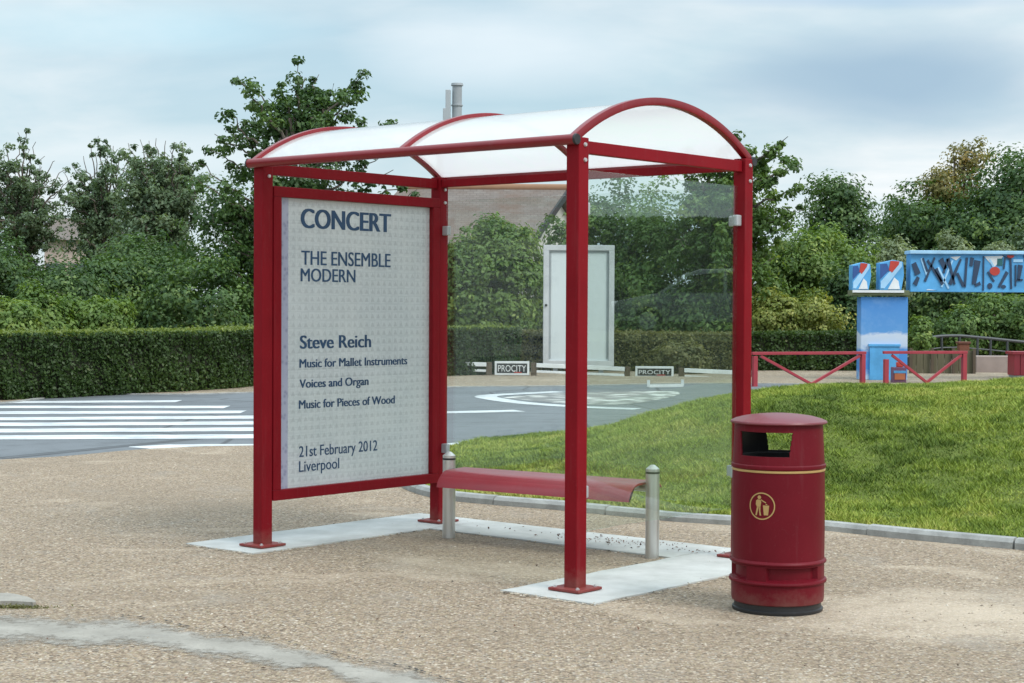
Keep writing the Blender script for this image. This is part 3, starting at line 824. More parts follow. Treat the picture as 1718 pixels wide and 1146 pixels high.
for i, (y, z) in enumerate(prof):
    a, b = prof[max(i - 1, 0)], prof[min(i + 1, len(prof) - 1)]
    tx, tz = b[0] - a[0], b[1] - a[1]; ln_ = math.hypot(tx, tz); botm.append((y + tz / ln_ * th * -1 * -1, z - abs(tx) / ln_ * th))
pr = top + botm[::-1]
xa, xb = .045, blen - .045
ra = [q.bm.verts.new((xa, y, z)) for y, z in pr]; rb = [q.bm.verts.new((xb, y, z)) for y, z in pr]
for k in range(len(pr)): q.bm.faces.new((ra[k], ra[(k + 1) % len(pr)], rb[(k + 1) % len(pr)], rb[k]))
q.bm.faces.new(ra); q.bm.faces.new(rb)
q.build('seat', RED_SEAT, bench, smooth=True)
q = MB(); q.cyl((.02, 0, .395), (blen - .02, 0, .395), .017, seg=16)
q.build('support_tube', STEEL, bench, smooth=True)
for x in (.10, blen - .10, blen * .62):
    q = MB(); q.box((x, .0, .405), (.045, .16, .012)); q.build('bracket', STEEL, bench, bevel=.003)

# ------------------------------------------------------------------ litter bin
BINP = at(1304, 1021)
face = math.atan2(CAM.y - BINP.y, CAM.x - BINP.x)           # towards the viewer
# local +X looks out of the slot and carries the emblem
lb = thing('litter_bin', 'round maroon plastic litter bin with gold band and open slots in its hood', 'litter bin', BINP, face - R(20))
lb.location.z = -.002
def lathe(prof, seg=96, skip=None, thick=0.0, rfun=None):
    q = MB(); rings = []
    for r, z in prof:
        rings.append([q.bm.verts.new(((rfun(r, z, 2 * math.pi * k / seg) if rfun else r) * math.cos(2 * math.pi * k / seg), (rfun(r, z, 2 * math.pi * k / seg) if rfun else r) * math.sin(2 * math.pi * k / seg), z)) for k in range(seg)])
    for i, (a, b) in enumerate(zip(rings, rings[1:])):
        for k in range(seg):
            zc = (prof[i][1] + prof[i + 1][1]) / 2; an = 2 * math.pi * (k + .5) / seg
            if skip and skip(zc, an): continue
            q.bm.faces.new((a[k], a[(k + 1) % seg], b[(k + 1) % seg], b[k]))
    lone = [v for v in q.bm.verts if not v.link_faces]
    bmesh.ops.delete(q.bm, geom=lone, context='VERTS')
    if thick:
        bmesh.ops.recalc_face_normals(q.bm, faces=q.bm.faces)
        bmesh.ops.solidify(q.bm, geom=q.bm.faces, thickness=thick)
    return q
def rects(z, a):
    return .170 < z < .216
def grip(r, z, a):                          # two long finger recesses in the foot of the body
    a = (a + math.pi) % (2 * math.pi) - math.pi
    for c0, c1 in ((R(8), R(78)), (R(-75), R(-22)), (R(110), R(170)), (R(-165), R(-100))):
        if c0 < a < c1 and .166 < z < .222: return r - .022
    return r
prof = [(.2115, .046), (.217, .05), (.2195, .065), (.2205, .138), (.2295, .142), (.232, .149), (.2295, .157), (.2195, .161), (.2195, .1625), (.2195, .168), (.2195, .2195), (.2195, .225), (.2195, .232), (.228, .236), (.230, .242), (.227, .249), (.2195, .254), (.2205, .40), (.2200, .55), (.2180, .668)]
q = lathe(prof, 120, rfun=grip); q.build('body', RED_BIN, lb, smooth=True)
prof = [(.2180, .668), (.2215, .670), (.2215, .677), (.2180, .680)]
q = lathe(prof, 96); q.build('gold_band', GOLD, lb, smooth=True)
prof = [(.2180, .680), (.2230, .685), (.2240, .692), (.2230, .699), (.2180, .704)]
q = lathe(prof, 96); q.build('collar', RED_BIN, lb, smooth=True)
def slot(z, a):
    a = (a + math.pi) % (2 * math.pi) - math.pi
    hw = R(38) - (.857 - z) * .75
    return .745 < z < .858 and (abs(a) < hw or abs(abs(a) - math.pi) < hw)
prof = [(.2175, .704)] + [(.2175 - .010 * ((z - .704) / .19), z) for z in np.concatenate([[.72, .735], np.linspace(.745, .858, 29), [.87, .885, .894]])]
q = lathe(prof, 320, slot, .006); q.build('hood', RED_BIN, lb, smooth=True)
prof = [(.2075, .893), (.2265, .893), (.2290, .898), (.2265, .904), (.205, .914), (.16, .926), (.10, .934), (.05, .938), (.001, .939)]
q = lathe(prof, 96); q.build('lid', RED_LID, lb, smooth=True)
prof = [(.19, .05), (.196, .06), (.198, .735), (.190, .738), (.186, .733), (.180, .50), (.001, .48)]
q = lathe(prof, 64); q.build('liner', BLACK, lb, smooth=True)
prof = [(.001, .001), (.212, .001), (.2150, .006), (.2150, .017), (.2060, .022), (.2060, .046), (.001, .046)]
q = lathe(prof, 72); q.build('base', BLACK, lb, smooth=True)
prof = [(.2095 - .010 * ((z - .704) / .19), z) for z in np.concatenate([[.70, .72, .735], np.linspace(.745, .858, 29), [.87, .885, .8925]])]
q = lathe(prof, 320, slot); q.build('hood_lining', BLACK, lb, smooth=True)
# gold emblem: ring and a figure dropping litter in a basket, wrapped on the body
q = MB()
def wrap(x, z, off=.0012):
    r = .2203 + off; a = x / r
    return Vector((r * math.cos(a), r * math.sin(a), z))
EZ = .515
def epoly(pts):
    f = [q.bm.verts.new(wrap(x * .001, EZ + z * .001)) for x, z in pts]; q.bm.faces.new(f)
for k in range(48):
    a, b = 2 * math.pi * k / 48, 2 * math.pi * (k + 1) / 48
    epoly([(64 * math.cos(a), 64 * math.sin(a)), (64 * math.cos(b), 64 * math.sin(b)), (58 * math.cos(b), 58 * math.sin(b)), (58 * math.cos(a), 58 * math.sin(a))])
hc = [(-12 + 9 * math.cos(t * math.pi / 6), 41 + 9 * math.sin(t * math.pi / 6)) for t in range(12)]; epoly(hc)
epoly([(-28, 26), (-20, 31), (-6, 29), (-2, 20), (-6, -4), (-24, -4), (-30, 8)])
epoly([(-6, 29), (8, 20), (20, 14), (22, 18), (8, 26), (-3, 32)])
epoly([(-24, -5), (-14, -5), (-20, -26), (-24, -44), (-32, -44), (-28, -24)])
epoly([(-13, -5), (-6, -5), (-6, -24), (-2, -44), (-10, -44), (-13, -24)])
epoly([(6, 4), (36, 4), (31, -42), (11, -42)])
epoly([(20, 12), (28, 9), (25, 6), (18, 8)])
q.build('emblem', GOLD, lb)

# ------------------------------------------------------------------ the background street furniture
# knee-high red barriers
def barrier(name, label, pl, pr_, ztop, left_post_h, center_drop):
    a, b = pl, pr_
    t = thing(name, label, 'barrier', a, math.atan2(b.y - a.y, b.x - a.x), 'red knee rails by the far road')
    ln = (b - a).length
    for x, h in ((0, left_post_h), (ln, ztop)):
        q = MB(); q.box((x, 0, h / 2 - .03), (.085, .085, h)); q.build('leg', RED_RAIL, t, bevel=.006)
    q = MB(); q.bar((-.06, 0, ztop), (ln + .06, 0, ztop), .07, .055); q.build('top_rail', RED_RAIL, t, bevel=.006)
    mx = ln * .52
    for x0, x1 in ((.12, mx), (ln - .06, mx)):
        q = MB(); q.bar((x0, .002, ztop - .05), (x1, .002, .02 + center_drop), .05, .05); q.build('brace', RED_RAIL, t, bevel=.005)
    return t
bl0 = at(1266, 648, 0); br0 = at(1447, 640, 0); br0 = Vector((br0.x / br0.y * 32.2, 32.2, 0)); bl0 = Vector((bl0.x / bl0.y * 31.4, 31.4, 0))
barrier('knee_rail', 'red knee-high rail with V braces, left of the blue pillar', bl0, br0, .60, .58, .0)
c0 = Vector(((1487 - 859) / F_PX * 32.6, 32.6, 0)); c1 = Vector(((1618 - 859) / F_PX * 33, 33, 0))
barrier('knee_rail', 'red knee-high rail with V braces, in front and right of the blue pillar', c0, c1, .60, .50, .0)
# red box-like stand at the edge of the view
P = Vector(((1722 - 859) / F_PX * 36, 36, 0))
t = thing('planter', 'red boarded planter box standing on the sandy path at right edge', 'planter', P)
for k in range(5):
    q = MB(); q.box((-.26 + k * .13, 0, .27), (.12, .5, .44)); q.build('board', RED_RAIL, t, bevel=.006)
q = MB(); q.box((0, 0, .52), (.72, .56, .06)); q.build('rim', RED_RAIL, t, bevel=.006)
q = MB(); q.box((0, 0, .025), (.6, .46, .05)); q.build('plinth', GREYM, t)

# blue mini-gateway: pillar with cap and two painted blocks, and its beam
YB = 34.3
def W(px, py): return atY(px, py, YB)
pl, pr_ = W(1444, 560), W(1523, 560)
zt, zc0, zc1 = W(1480, 498).z, W(1480, 496).z, W(1480, 487).z
g = G('blue_sky_mural')
ob = g.sepx(g.tc.outputs['Object'])
n1 = g.noise(1.8, 6, .6, g.co((1, 1, 1.8)), .4)
h = g.math('ADD', ob[2], g.math('MULTIPLY', g.math('SUBTRACT', n1, .5), .5))
c = g.ramp(g.math('MULTIPLY', h, .58), [(.0, (.45, .62, .78)), (.10, (.05, .24, .62)), (.36, (.07, .26, .60)), (.41, (.48, .58, .72)), (.53, (.56, .63, .74)), (.57, (.10, .30, .63)), (1, (.06, .24, .60))])
c = g.mix(g.ramp(g.noise(3, 6, .65), [(.5, 0.0), (.75, .25)]), c, (.35, .52, .75))
MURAL = g.set(Base_Color=c, Roughness=.55)
BLUE = paint('bright_blue_paint', (.09, .35, .66), .5, var=.2)
DBLUE = paint('deep_blue_paint', (.03, .09, .28), .5)
SLATE = paint('slate_relief_paint', (.025, .05, .10), .5)
PALEB = paint('pale_blue_paint', (.36, .60, .82), .5)
REDP = paint('scarlet_paint', (.50, .05, .035), .5)
MOSS = paint('mossy_slab', (.13, .15, .08), .9)
gp = thing('gateway_pillar', 'blue pillar painted with clouds, two painted blocks on its cap slab', 'pillar', (0, 0, 0))
gp.location = ((pl.x + pr_.x) / 2, YB + .2, 0)
pw = pr_.x - pl.x
q = MB(); q.box((0, 0, zt / 2), (pw, .4, zt)); q.build('shaft', MURAL, gp, bevel=.015)
q = MB(); q.box((0, -.22, .34), (pw * .62, .04, .68)); q.box((0, -.23, .70), (pw * .68, .06, .05)); q.build('door_panel', BLUE, gp, bevel=.006)
cl, cr_ = W(1429, 490), W(1525, 490)
q = MB(); q.box(((cl.x + cr_.x) / 2 - gp.location.x, -.02, (zc0 + zc1) / 2), (cr_.x - cl.x, .5, zc1 - zc0)); q.build('cap_slab', MOSS, gp, bevel=.012)
q = MB(); q.box(((cl.x + cr_.x) / 2 - gp.location.x - .06, -.286, (zc0 + zc1) / 2 + .03), (cr_.x - cl.x - .12, .03, .05)); q.build('white_edge', WHITE, gp)
for x0, x1, yt in ((1430, 1460, 440), (1476, 1515, 436)):
    a, b = W(x0, yt), W(x1, yt); wd = b.x - a.x; cx = (a.x + b.x) / 2 - gp.location.x; zb = zc1 + .002; ht = a.z - zb
    q = MB(); q.prism([(cx - wd / 2, -.22, zb), (cx + wd / 2 - .03, -.22, zb), (cx + wd / 2 + .02, -.22, zb + ht * .5), (cx + wd / 2, -.22, zb + ht * .93), (cx + wd * .1, -.22, zb + ht), (cx - wd / 2, -.22, zb + ht * .9)], (0, .36, 0))
    bk = q.build('painted_block', BLUE, gp, bevel=.01)
    q = MB(); q.prism([(cx - wd * .46, -.232, zb + ht * .06), (cx - wd * .3, -.232, zb + ht * .06), (cx + wd * .44, -.232, zb + ht * .78), (cx + wd * .44, -.232, zb + ht * .95), (cx + wd * .25, -.232, zb + ht * .9), (cx - wd * .46, -.232, zb + ht * .28)], (0, .014, 0)); q.build('diagonal_stripe', PALEB, bk)
    q = MB(); q.prism([(cx - wd * .05, -.236, zb + ht * .97), (cx + wd * .34, -.236, zb + ht * .95), (cx + wd * .30, -.236, zb + ht * .84), (cx + wd * .02, -.236, zb + ht * .58), (cx - wd * .12, -.236, zb + ht * .66)], (0, .018, 0)); q.build('red_patch', REDP, bk)
    q = MB(); q.prism([(cx - wd * .15, -.234, zb + .02), (cx + wd * .36, -.234, zb + .02), (cx + wd * .3, -.234, zb + ht * .3), (cx + wd * .12, -.234, zb + ht * .42)], (0, .016, 0)); q.build('white_patch', WHITE, bk)
    q = MB(); q.prism([(cx - wd * .49, -.233, zb + ht * .36), (cx - wd * .1, -.233, zb + ht * .66), (cx - wd * .2, -.233, zb + ht * .88), (cx - wd * .49, -.233, zb + ht * .86)], (0, .015, 0)); q.build('blue_patch', DBLUE, bk)
# small colourful box in front
P = at(1508, 638, 0); P = Vector(((1508 - 859) / F_PX * 33.2, 33.2, 0))
t = thing('painted_box', 'small box in orange, blue and purple in front of the blue pillar', 'box', P)
q = MB(); q.box((0, 0, .15), (.26, .22, .30)); q.build('body', paint('plum_paint', (.16, .07, .13), .5), t, bevel=.01)
q = MB(); q.box((0, -.117, .12), (.2, .012, .12)); q.build('orange_panel', paint('orange_paint', (.50, .16, .07), .5), t)
q = MB(); q.box((0, -.118, .21), (.24, .014, .05)); q.build('blue_panel', BLUE, t)
q = MB(); q.box((0.02, 0, .35), (.12, .14, .10)); q.build('knob', REDP, t, bevel=.02)

bm_l, bm_r = W(1528, 425), W(1990, 425); zb0, zb1 = W(1600, 490).z, W(1600, 426).z
beam = thing('gateway_beam', 'bright blue gateway beam with dark relief shapes and red discs', 'beam', (bm_l.x, YB + .2, 0))
BW, BH = bm_r.x - bm_l.x, zb1 - zb0
q = MB(); q.box((BW / 2, 0, (zb0 + zb1) / 2), (BW, .4, BH)); q.build('beam', BLUE, beam, bevel=.01)
q = MB(); q.box((BW / 2, -.02, zb1 + .03), (BW + .06, .5, .07)); q.build('top_rail', PALEB, beam, bevel=.012)
pxs = (W(1718, 425).x - bm_l.x) / 190          # one photo pixel along the beam
def relief(mt, polys, out, name):
    q = MB()
    for P in polys:
        q.prism([((x - 1528) * pxs, -.2 - out, zb1 - (min(487, max(428, 457 + (y - 457) * 1.18)) - 426) * BH / 64) for x, y in P], (0, out + .012, 0))
    q.build(name, mt, beam, tri=True)
def stroke(x0, y0, x1, y1, w0=3.2, w1=None):
    w1 = w0 if w1 is None else w1; w0, w1 = w0 * 1.25, w1 * 1.25
    dx, dy = x1 - x0, y1 - y0; l_ = math.hypot(dx, dy); nx, ny = -dy / l_, dx / l_
    return [(x0 - nx * w0, y0 - ny * w0), (x1 - nx * w1, y1 - ny * w1), (x1 + nx * w1, y1 + ny * w1), (x0 + nx * w0, y0 + ny * w0)]
def ell(cx, cy, rx, ry, n=18): return [(cx + rx * math.cos(2 * math.pi * k / n), cy + ry * math.sin(2 * math.pi * k / n)) for k in range(n)]
dk = [stroke(1533, 444, 1540, 460, 3, 4), stroke(1535, 475, 1541, 464, 3, 2), stroke(1548, 437, 1556, 456, 1.3, 1.6), stroke(1568, 436, 1552, 470, 1.1, 1.6), stroke(1556, 440, 1582, 474, 1.4, 2.2),
      stroke(1570, 452, 1580, 470, 2.6, 1.5), stroke(1578, 438, 1586, 452, 3.4, 2.6), stroke(1590, 438, 1583, 458, 1.3, 1.6), stroke(1590, 437, 1602, 474, 2.4, 1.2), stroke(1612, 438, 1594, 474, 1.2, 2.4),
      stroke(1606, 458, 1617, 477, 1.6, 1.9), stroke(1622, 436, 1619, 478, 1.5, 1.5), stroke(1631, 436, 1629, 448, 2.4, 2), stroke(1640, 440, 1634, 474, 4.2, 2.6), stroke(1636, 476, 1645, 472, 1.2, 2),
      stroke(1650, 434, 1650, 486, 1.0, 1.0), stroke(1657, 456, 1668, 470, 1.1, 1.4), stroke(1686, 436, 1684, 452, 1.1, 1.1), stroke(1690, 456, 1676, 478, 2.2, 1.4), ell(1661, 476, 4.2, 4.2), ell(1684, 477, 4, 2.6),
      stroke(1695, 432, 1697, 480, 1.4, 1.2), stroke(1704, 446, 1704, 476, 1.0, 1.0), stroke(1712, 446, 1709, 468, 3.2, 1.6), stroke(1705, 468, 1716, 467, 1.0, 1.0), stroke(1718, 432, 1724, 446, 1.4, 1.4), stroke(1682, 428, 1694, 438, 1.2, 1.2)]
dk2 = [[(x + 192, y) for x, y in P] for P in dk[:20]]
relief(SLATE, dk + dk2, .020, 'dark_relief')
relief(REDP, [ell(1669, 455, 8.5, 6.2), ell(1695, 433, 6, 3.2), ell(1861, 455, 8.5, 6.2)], .026, 'red_disc')
relief(WHITE, [[(1651, 434), (1684, 433), (1668, 450)], [(1594, 435), (1612, 434), (1604, 440)], [(1554, 489), (1558, 481), (1571, 486), (1573, 489)], [(1843, 434), (1876, 433), (1860, 450)]], .008, 'white_relief')
relief(PALEB, [stroke(1660, 438, 1668, 450, 1.0, 1.4), stroke(1546, 437, 1556, 462, 1.6, 1.6), stroke(1574, 450, 1592, 480, 1.2, 1.2), stroke(1700, 440, 1716, 440, 1.6, 1.6), stroke(1598, 440, 1580, 478, 1.0, 1.2)], .014, 'pale_relief')
relief(paint('dark_teal_paint', (.02, .12, .13), .5), [[(1673, 437), (1682, 437), (1682, 447), (1673, 447)]], .012, 'teal_relief')
q = MB(); q.box((BW - .4, 0, zb0 / 2), (.9, .36, zb0 - .004)); q.build('support', MURAL, beam, bevel=.012)

# notice board
YN = 37.2
a, b = atY(912, 411, YN), atY(1031, 411, YN); bz = atY(970, 614, YN).z
nbd = thing('notice_board', 'tall pale grey notice cabinet with a blank white panel and a lock', 'notice board', ((a.x + b.x) / 2, YN, 0))
wd = b.x - a.x; zt = a.z; fr_ = .12
q = MB(); q.box((0, .1, (zt + bz) / 2), (wd, .2, zt - bz)); q.build('cabinet', WHITE2, nbd, bevel=.012)
q = MB()
for c, s in (((0, -.03, zt - fr_ / 2), (wd, .06, fr_)), ((0, -.03, bz + fr_ / 2), (wd, .06, fr_)), ((-wd / 2 + fr_ / 2, -.03, (zt + bz) / 2), (fr_, .06, zt - bz - 2 * fr_)), ((wd / 2 - fr_ / 2, -.03, (zt + bz) / 2), (fr_, .06, zt - bz - 2 * fr_))): q.box(c, s)
fo = q.build('door_frame', WHITE2, nbd, bevel=.01)
g = G('blank_board'); g.p.inputs['Coat Weight'].default_value = .6
BOARD = g.set(Base_Color=g.mix(g.noise(1.2, 3), (.62, .66, .68), (.70, .73, .75)), Roughness=.5)
q = MB(); q.box((0, -.008, (zt + bz) / 2), (wd - 2 * fr_ - .002, .012, zt - bz - 2 * fr_ - .002)); q.build('panel', BOARD, nbd)
q = MB()
iw, ih = wd - 2 * fr_ - .02, zt - bz - 2 * fr_ - .02
for c, s in (((0, -.02, zt - fr_ - .03), (iw, .012, .04)), ((-iw / 2 + .02, -.02, (zt + bz) / 2), (.04, .012, ih - .06)), ((iw / 2 - .02, -.02, (zt + bz) / 2), (.04, .012, ih - .06))): q.box(c, s)
q.build('seal', GREYM, nbd)
q = MB(); q.cyl((-wd / 2 + .06, -.06, atY(918, 512, YN).z), (-wd / 2 + .06, -.085, atY(918, 512, YN).z), .028, seg=14); q.build('lock', BLACK, nbd)
for x in (-.5, .5):
    q = MB(); q.box((x, .1, bz / 2 - .03), (.1, .12, bz + .05)); q.build('leg', GREYM, nbd)

# low white rails with name panels
YR = 35.6
def low_rail(x0, x1, y0, y1, label):
    a, b = atY(x0, y0, YR), atY(x1, y1, YR - .0)
    t = thing('low_rail', label, 'rail', (a.x, YR, 0), 0, 'low white rails along the far pavement')
    ln = b.x - a.x; dz = b.z - a.z
    q = MB(); q.bar((0, 0, a.z - .04), (ln, 0, b.z - .04), .06, .085); q.build('top_rail', WHITE, t, bevel=.006)
    q = MB(); q.bar((0, 0, a.z - .17), (ln, 0, b.z - .17), .04, .05); q.build('lower_rail', WHITE, t, bevel=.006)
    for x in (-.03, ln + .03):
        z = a.z + dz * x / ln
        q = MB(); q.box((x, .02, z / 2 - .02), (.12, .10, z + .06)); q.build('leg', TIMBER, t, bevel=.006)
    return t
TIMBER = paint('weathered_brown_timber', (.10, .075, .05), .9)
low_rail(738, 818, 606, 608.5, 'low white rail left of the framed name panel, beside the shelter post')
low_rail(898, 1050, 609.5, 616, 'low white rail running beneath the notice cabinet')
low_rail(1146, 1262, 618, 623, 'low white rail right of the second name panel, behind the end glass')
def name_panel(x0, x1, yt, yb, label, Y=YR):
    a, b = atY(x0, yt, Y), atY(x1, yb, Y)
    t = thing('name_panel', label, 'sign', ((a.x + b.x) / 2, Y - .02, 0), 0, 'low framed name panels')
    wd, z0, z1 = b.x - a.x, b.z, a.z
    q = MB(); q.box((0, .03, (z0 + z1) / 2), (wd, .05, z1 - z0)); q.build('board', WHITE, t, bevel=.006)
    q = MB(); q.box((0, .004, (z0 + z1) / 2), (wd - .09, .006, z1 - z0 - .09)); q.build('black_field', BLACK, t)
    me = text_mesh('PROCITY', .03); co = np.array([v.co[:] for v in me.vertices])
    xa, xb, h = co[:, 0].min(), co[:, 0].max(), .72
    ww, hh = wd - .14, z1 - z0 - .15
    for v in me.vertices:
        v.co = (-ww / 2 + (v.co.x - xa) / (xb - xa) * ww, -.0008, (z0 + z1) / 2 - hh / 2 + v.co.y / h * hh)
    link('lettering', me, WHITE, t)
    q = MB(); q.box((wd * .17, -.0004, z0 + .058), (wd * .22, .004, .018)); q.build('red_underline', REDP, t)
    for x in (-wd * .35, wd * .35):
        q = MB(); q.box((x, .035, z0 / 2 - .03), (.05, .035, abs(z0) + .06)); q.build('leg', GREYM, t)
name_panel(830, 888, 606, 629.5, 'white-framed black name panel left of the front red post')
name_panel(1066, 1130, 614.5, 634, 'white-framed black name panel seen through the end glass')
q = MB(); a, b = at(1088, 649, 0), at(1145, 648, 0)
for p, r in ((a, a + Vector((0, 0, .12))), (b, b + Vector((0, 0, .12))), (a + Vector((0, 0, .015)), b + Vector((0, 0, .015)))):
    q.bar(p, r, .05, .05)
tag(q.build('kerb_marker', WHITE), 'small white U-shaped frame on the kerb seen through the end glass', 'marker')

# mast with panel antennas behind the shelter roof
YM = 44
bx_, tp = atY(738, 300, YM), atY(767, 140, YM)
ms = thing('antenna_mast', 'grey mast with a capped tube and panels above the shelter roof', 'mast', (bx_.x, YM, 0))
dx = tp.x - bx_.x
zlo = atY(767, 214, YM).z
q = MB(); q.cyl((0, 0, -.06), (0, 0, zlo), .11, .085, 20); q.build('pole', GREYM, ms, smooth=True)
q = MB(); q.bar((0, 0, zlo), (dx + .1, 0, zlo), .12, .12); q.build('bracket', GREYM, ms, bevel=.01)
q = MB(); q.cyl((dx, 0, zlo + .05), (dx, 0, tp.z - .06), .125, seg=24); q.build('antenna_tube', GREYM, ms, smooth=True)
q = MB(); q.cyl((dx, 0, tp.z - .06), (dx, 0, tp.z), .16, .15, 24); q.build('cap', GREYM, ms, smooth=True)
q = MB(); q.cyl((dx, 0, atY(767, 178, YM).z), (dx, 0, atY(767, 176, YM).z), .15, seg=24); q.build('ring', GREYM, ms, smooth=True)
for x0, yt, yb in ((752, 151, 205), (746, 182, 208)):
    a, b = atY(x0, yt, YM), atY(x0, yb, YM)
    q = MB(); q.box((a.x - bx_.x, -.03, (a.z + b.z) / 2), (.13 if x0 > 750 else .08, .18, a.z - b.z)); q.build('panel', CLAMP, ms, bevel=.015)

# house behind the shrubs, only its roof and a gable edge showing
g = G('roof_tiles')
ob = g.sepx(g.tc.outputs['UV'] if False else g.tc.outputs['Object'])
br = g.n.new('ShaderNodeTexBrick'); g.l.new(g.co((1, 1, 1)), br.inputs[0]); br.inputs['Scale'].default_value = 1
br.inputs['Brick Width'].default_value = .2; br.inputs['Row Height'].default_value = .13; br.inputs['Mortar Size'].default_value = .012
br.inputs['Color1'].default_value = (.15, .125, .11, 1); br.inputs['Color2'].default_value = (.18, .15, .132, 1); br.inputs['Mortar'].default_value = (.12, .10, .09, 1)
c = g.mix(g.ramp(g.noise(.9, 6, .65), [(.45, 0.0), (.7, .7)]), br.outputs[0], (.14, .085, .06))
c = g.mix(g.ramp(g.noise(2.2, 5, .6), [(.5, 0.0), (.75, .5)]), c, (.23, .21, .195))
TILE = g.set(Base_Color=c, Roughness=.9)
g = G('cream_render'); RENDER = g.set(Base_Color=g.mix(g.noise(1.5, 5), (.52, .50, .46), (.64, .62, .58)), Roughness=.9)
YH = 49
rid = atY(951, 323, YH + 2.2); eav = atY(886, 416, YH - 1.2)
house = thing('house', 'house with weathered brown tiled roof behind the shrubs and notice cabinet', 'house', (rid.x, rid.y, 0))
rv = Vector((0, 0, rid.z)); ev = Vector((eav.x - rid.x, eav.y - rid.y, eav.z))
dn = Vector((ev.x, ev.y, 0)).normalized(); al = Vector((dn.y, -dn.x, 0))          # down-slope and along-ridge
if al.x > 0: al = -al
al = Vector((-.93, .0, 0)).normalized()
A0, A1 = rv, ev
HL = 5
nrm = (A1 - A0).cross(al).normalized()
if nrm.z < 0: nrm = -nrm
q = MB(); q.prism([A0, A0 + al * HL, A1 + al * HL, A1], nrm * .12)
back = Vector((-ev.x, -ev.y, ev.z))
q.prism([A0, A0 + al * HL, back + al * HL, back], Vector((0, 0, .12)))
q.build('roof', TILE, house)
q = MB(); q.cyl(A0 + Vector((.1, 0, .12)), A0 + al * HL + Vector((0, 0, .12)), .13, seg=12); q.build('ridge_tiles', paint('ridge_terracotta', (.27, .15, .09), .9), house, smooth=True)
q = MB(); q.bar(A0 + Vector((.06, -.02, .03)), A1 + Vector((.06, -.02, .03)), .05, .20); q.build('bargeboard', paint('dark_bargeboard', (.03, .032, .035), .6), house)
ins_ = al * .35
w0, w1 = A1 * 1.0 + ins_, back + ins_
q = MB(); top_ = A0 + ins_ - Vector((0, 0, .08))
f0, f1 = Vector((w0.x * .94, w0.y * .94, ev.z + .1)) + Vector((0, 0, 0)), Vector((w1.x * .94, w1.y * .94, ev.z + .1))
q.prism([Vector((f0.x, f0.y, -.06)), Vector((f1.x, f1.y, -.06)), f1, top_, f0], al * (HL - .7))
q.build('wall', RENDER, house)

YP = 72
pa, pb = atY(80, 430, YP), atY(165, 402, YP)
h2 = thing('house', 'pale pinkish house glimpsed between the thin trees at the far left', 'house', ((pa.x + pb.x) / 2, YP + 2, 0))
hwid = pb.x - pa.x
q = MB(); q.box((0, 0, pb.z / 2 - .03), (hwid, 5, pb.z + .06)); q.build('wall', paint('pink_render', (.52, .40, .35), .9), h2)
q = MB(); q.prism([(-hwid / 2 - .3, -2.8, pb.z - .05), (-hwid / 2 - .3, 2.8, pb.z - .05), (-hwid / 2 - .3, 0, pb.z + 1.0)], (hwid + .6, 0, 0)); q.build('roof', TILE, h2)
for x in (-.28, .24):
    q = MB(); q.box((x * hwid, -2.5, pb.z * .62), (.8, .08, 1.1)); q.build('window', paint('dark_pane', (.06, .07, .08), .15), h2)
# dark metal railing and boarded panel at the right
RAILM = paint('dark_railing_metal', (.05, .055, .06), .5)
YL = 41
t = thing('metal_railing', 'thin dark metal railing rising behind the right-hand red knee rail', 'railing', (atY(1555, 565, YL).x, YL, 0))
pts = [atY(x, y, YL + i * .12) - t.location for i, (x, y) in enumerate([(1556, 567), (1580, 564), (1610, 563.5), (1640, 566), (1662, 568), (1690, 571), (1730, 575), (1790, 581)])]
q = MB(); q.tube(smooth_line(pts, 4), .035, 8); q.build('handrail', RAILM, t, smooth=True)
for i in range(6):
    k = 1 + i
    p = pts[k]; q = MB(); q.cyl((p.x, p.y, -.06), (p.x, p.y, p.z), .03, seg=10); q.build('upright', RAILM, t)
q = MB(); q.tube([Vector((p.x, p.y, p.z - .28)) for p in pts], .018, 8); q.build('mid_rail', RAILM, t, smooth=True)
t = thing('board_fence', 'low olive-brown boarded fence behind the right-hand red knee rail', 'fence', (atY(1525, 600, 38).x, 38, 0))
x1 = atY(1632, 600, 38).x - t.location.x; zt = atY(1580, 588, 38).z
g = G('olive_boards')
c = g.mix(g.noise(5, 5, .6, g.co((6, 1, .6))), (.085, .075, .045), (.17, .15, .09)); WOODO = g.set(Base_Color=c, Roughness=.9)
for k in range(9):
    q = MB(); q.box((x1 * (k + .5) / 9, 0, zt / 2 - .03), (x1 / 9 - .012, .03, zt + .06 - .03 * (k % 2))); q.build('board', WOODO, t)
for k in (0, 3, 6, 8.9):
    q = MB(); q.box((x1 * k / 9 + .03, -.06, zt / 2), (.06, .06, zt + .1)); q.build('stake', TIMBER, t)
P = atY(1632, 612, 39)
t = MB(); t.box((0, 0, .12), (atY(1712, 612, 39).x - P.x, .6, .50))
o = t.build('low_wall', paint('pinkish_stone', (.33, .26, .23), .9), bevel=.015); o.location = ((atY(1712, 612, 39).x + P.x) / 2, 39, 0)
tag(o, 'low pinkish stone wall below the dark railing on the right', 'wall')
P = Vector((atY(1616, 580, 39.5).x, 39.5, 0))
t = thing('timber_post', 'thick rust-brown wooden post behind the olive boarded fence', 'post', P)
q = MB(); q.box((0, 0, .30), (.24, .22, .68)); q.build('shaft', paint('rust_brown_wood', (.19, .07, .04), .9), t, bevel=.02)
q = MB(); q.box((0, 0, .66), (.29, .27, .05)); q.build('cap', paint('rust_brown_cap', (.15, .06, .04), .9), t, bevel=.012)

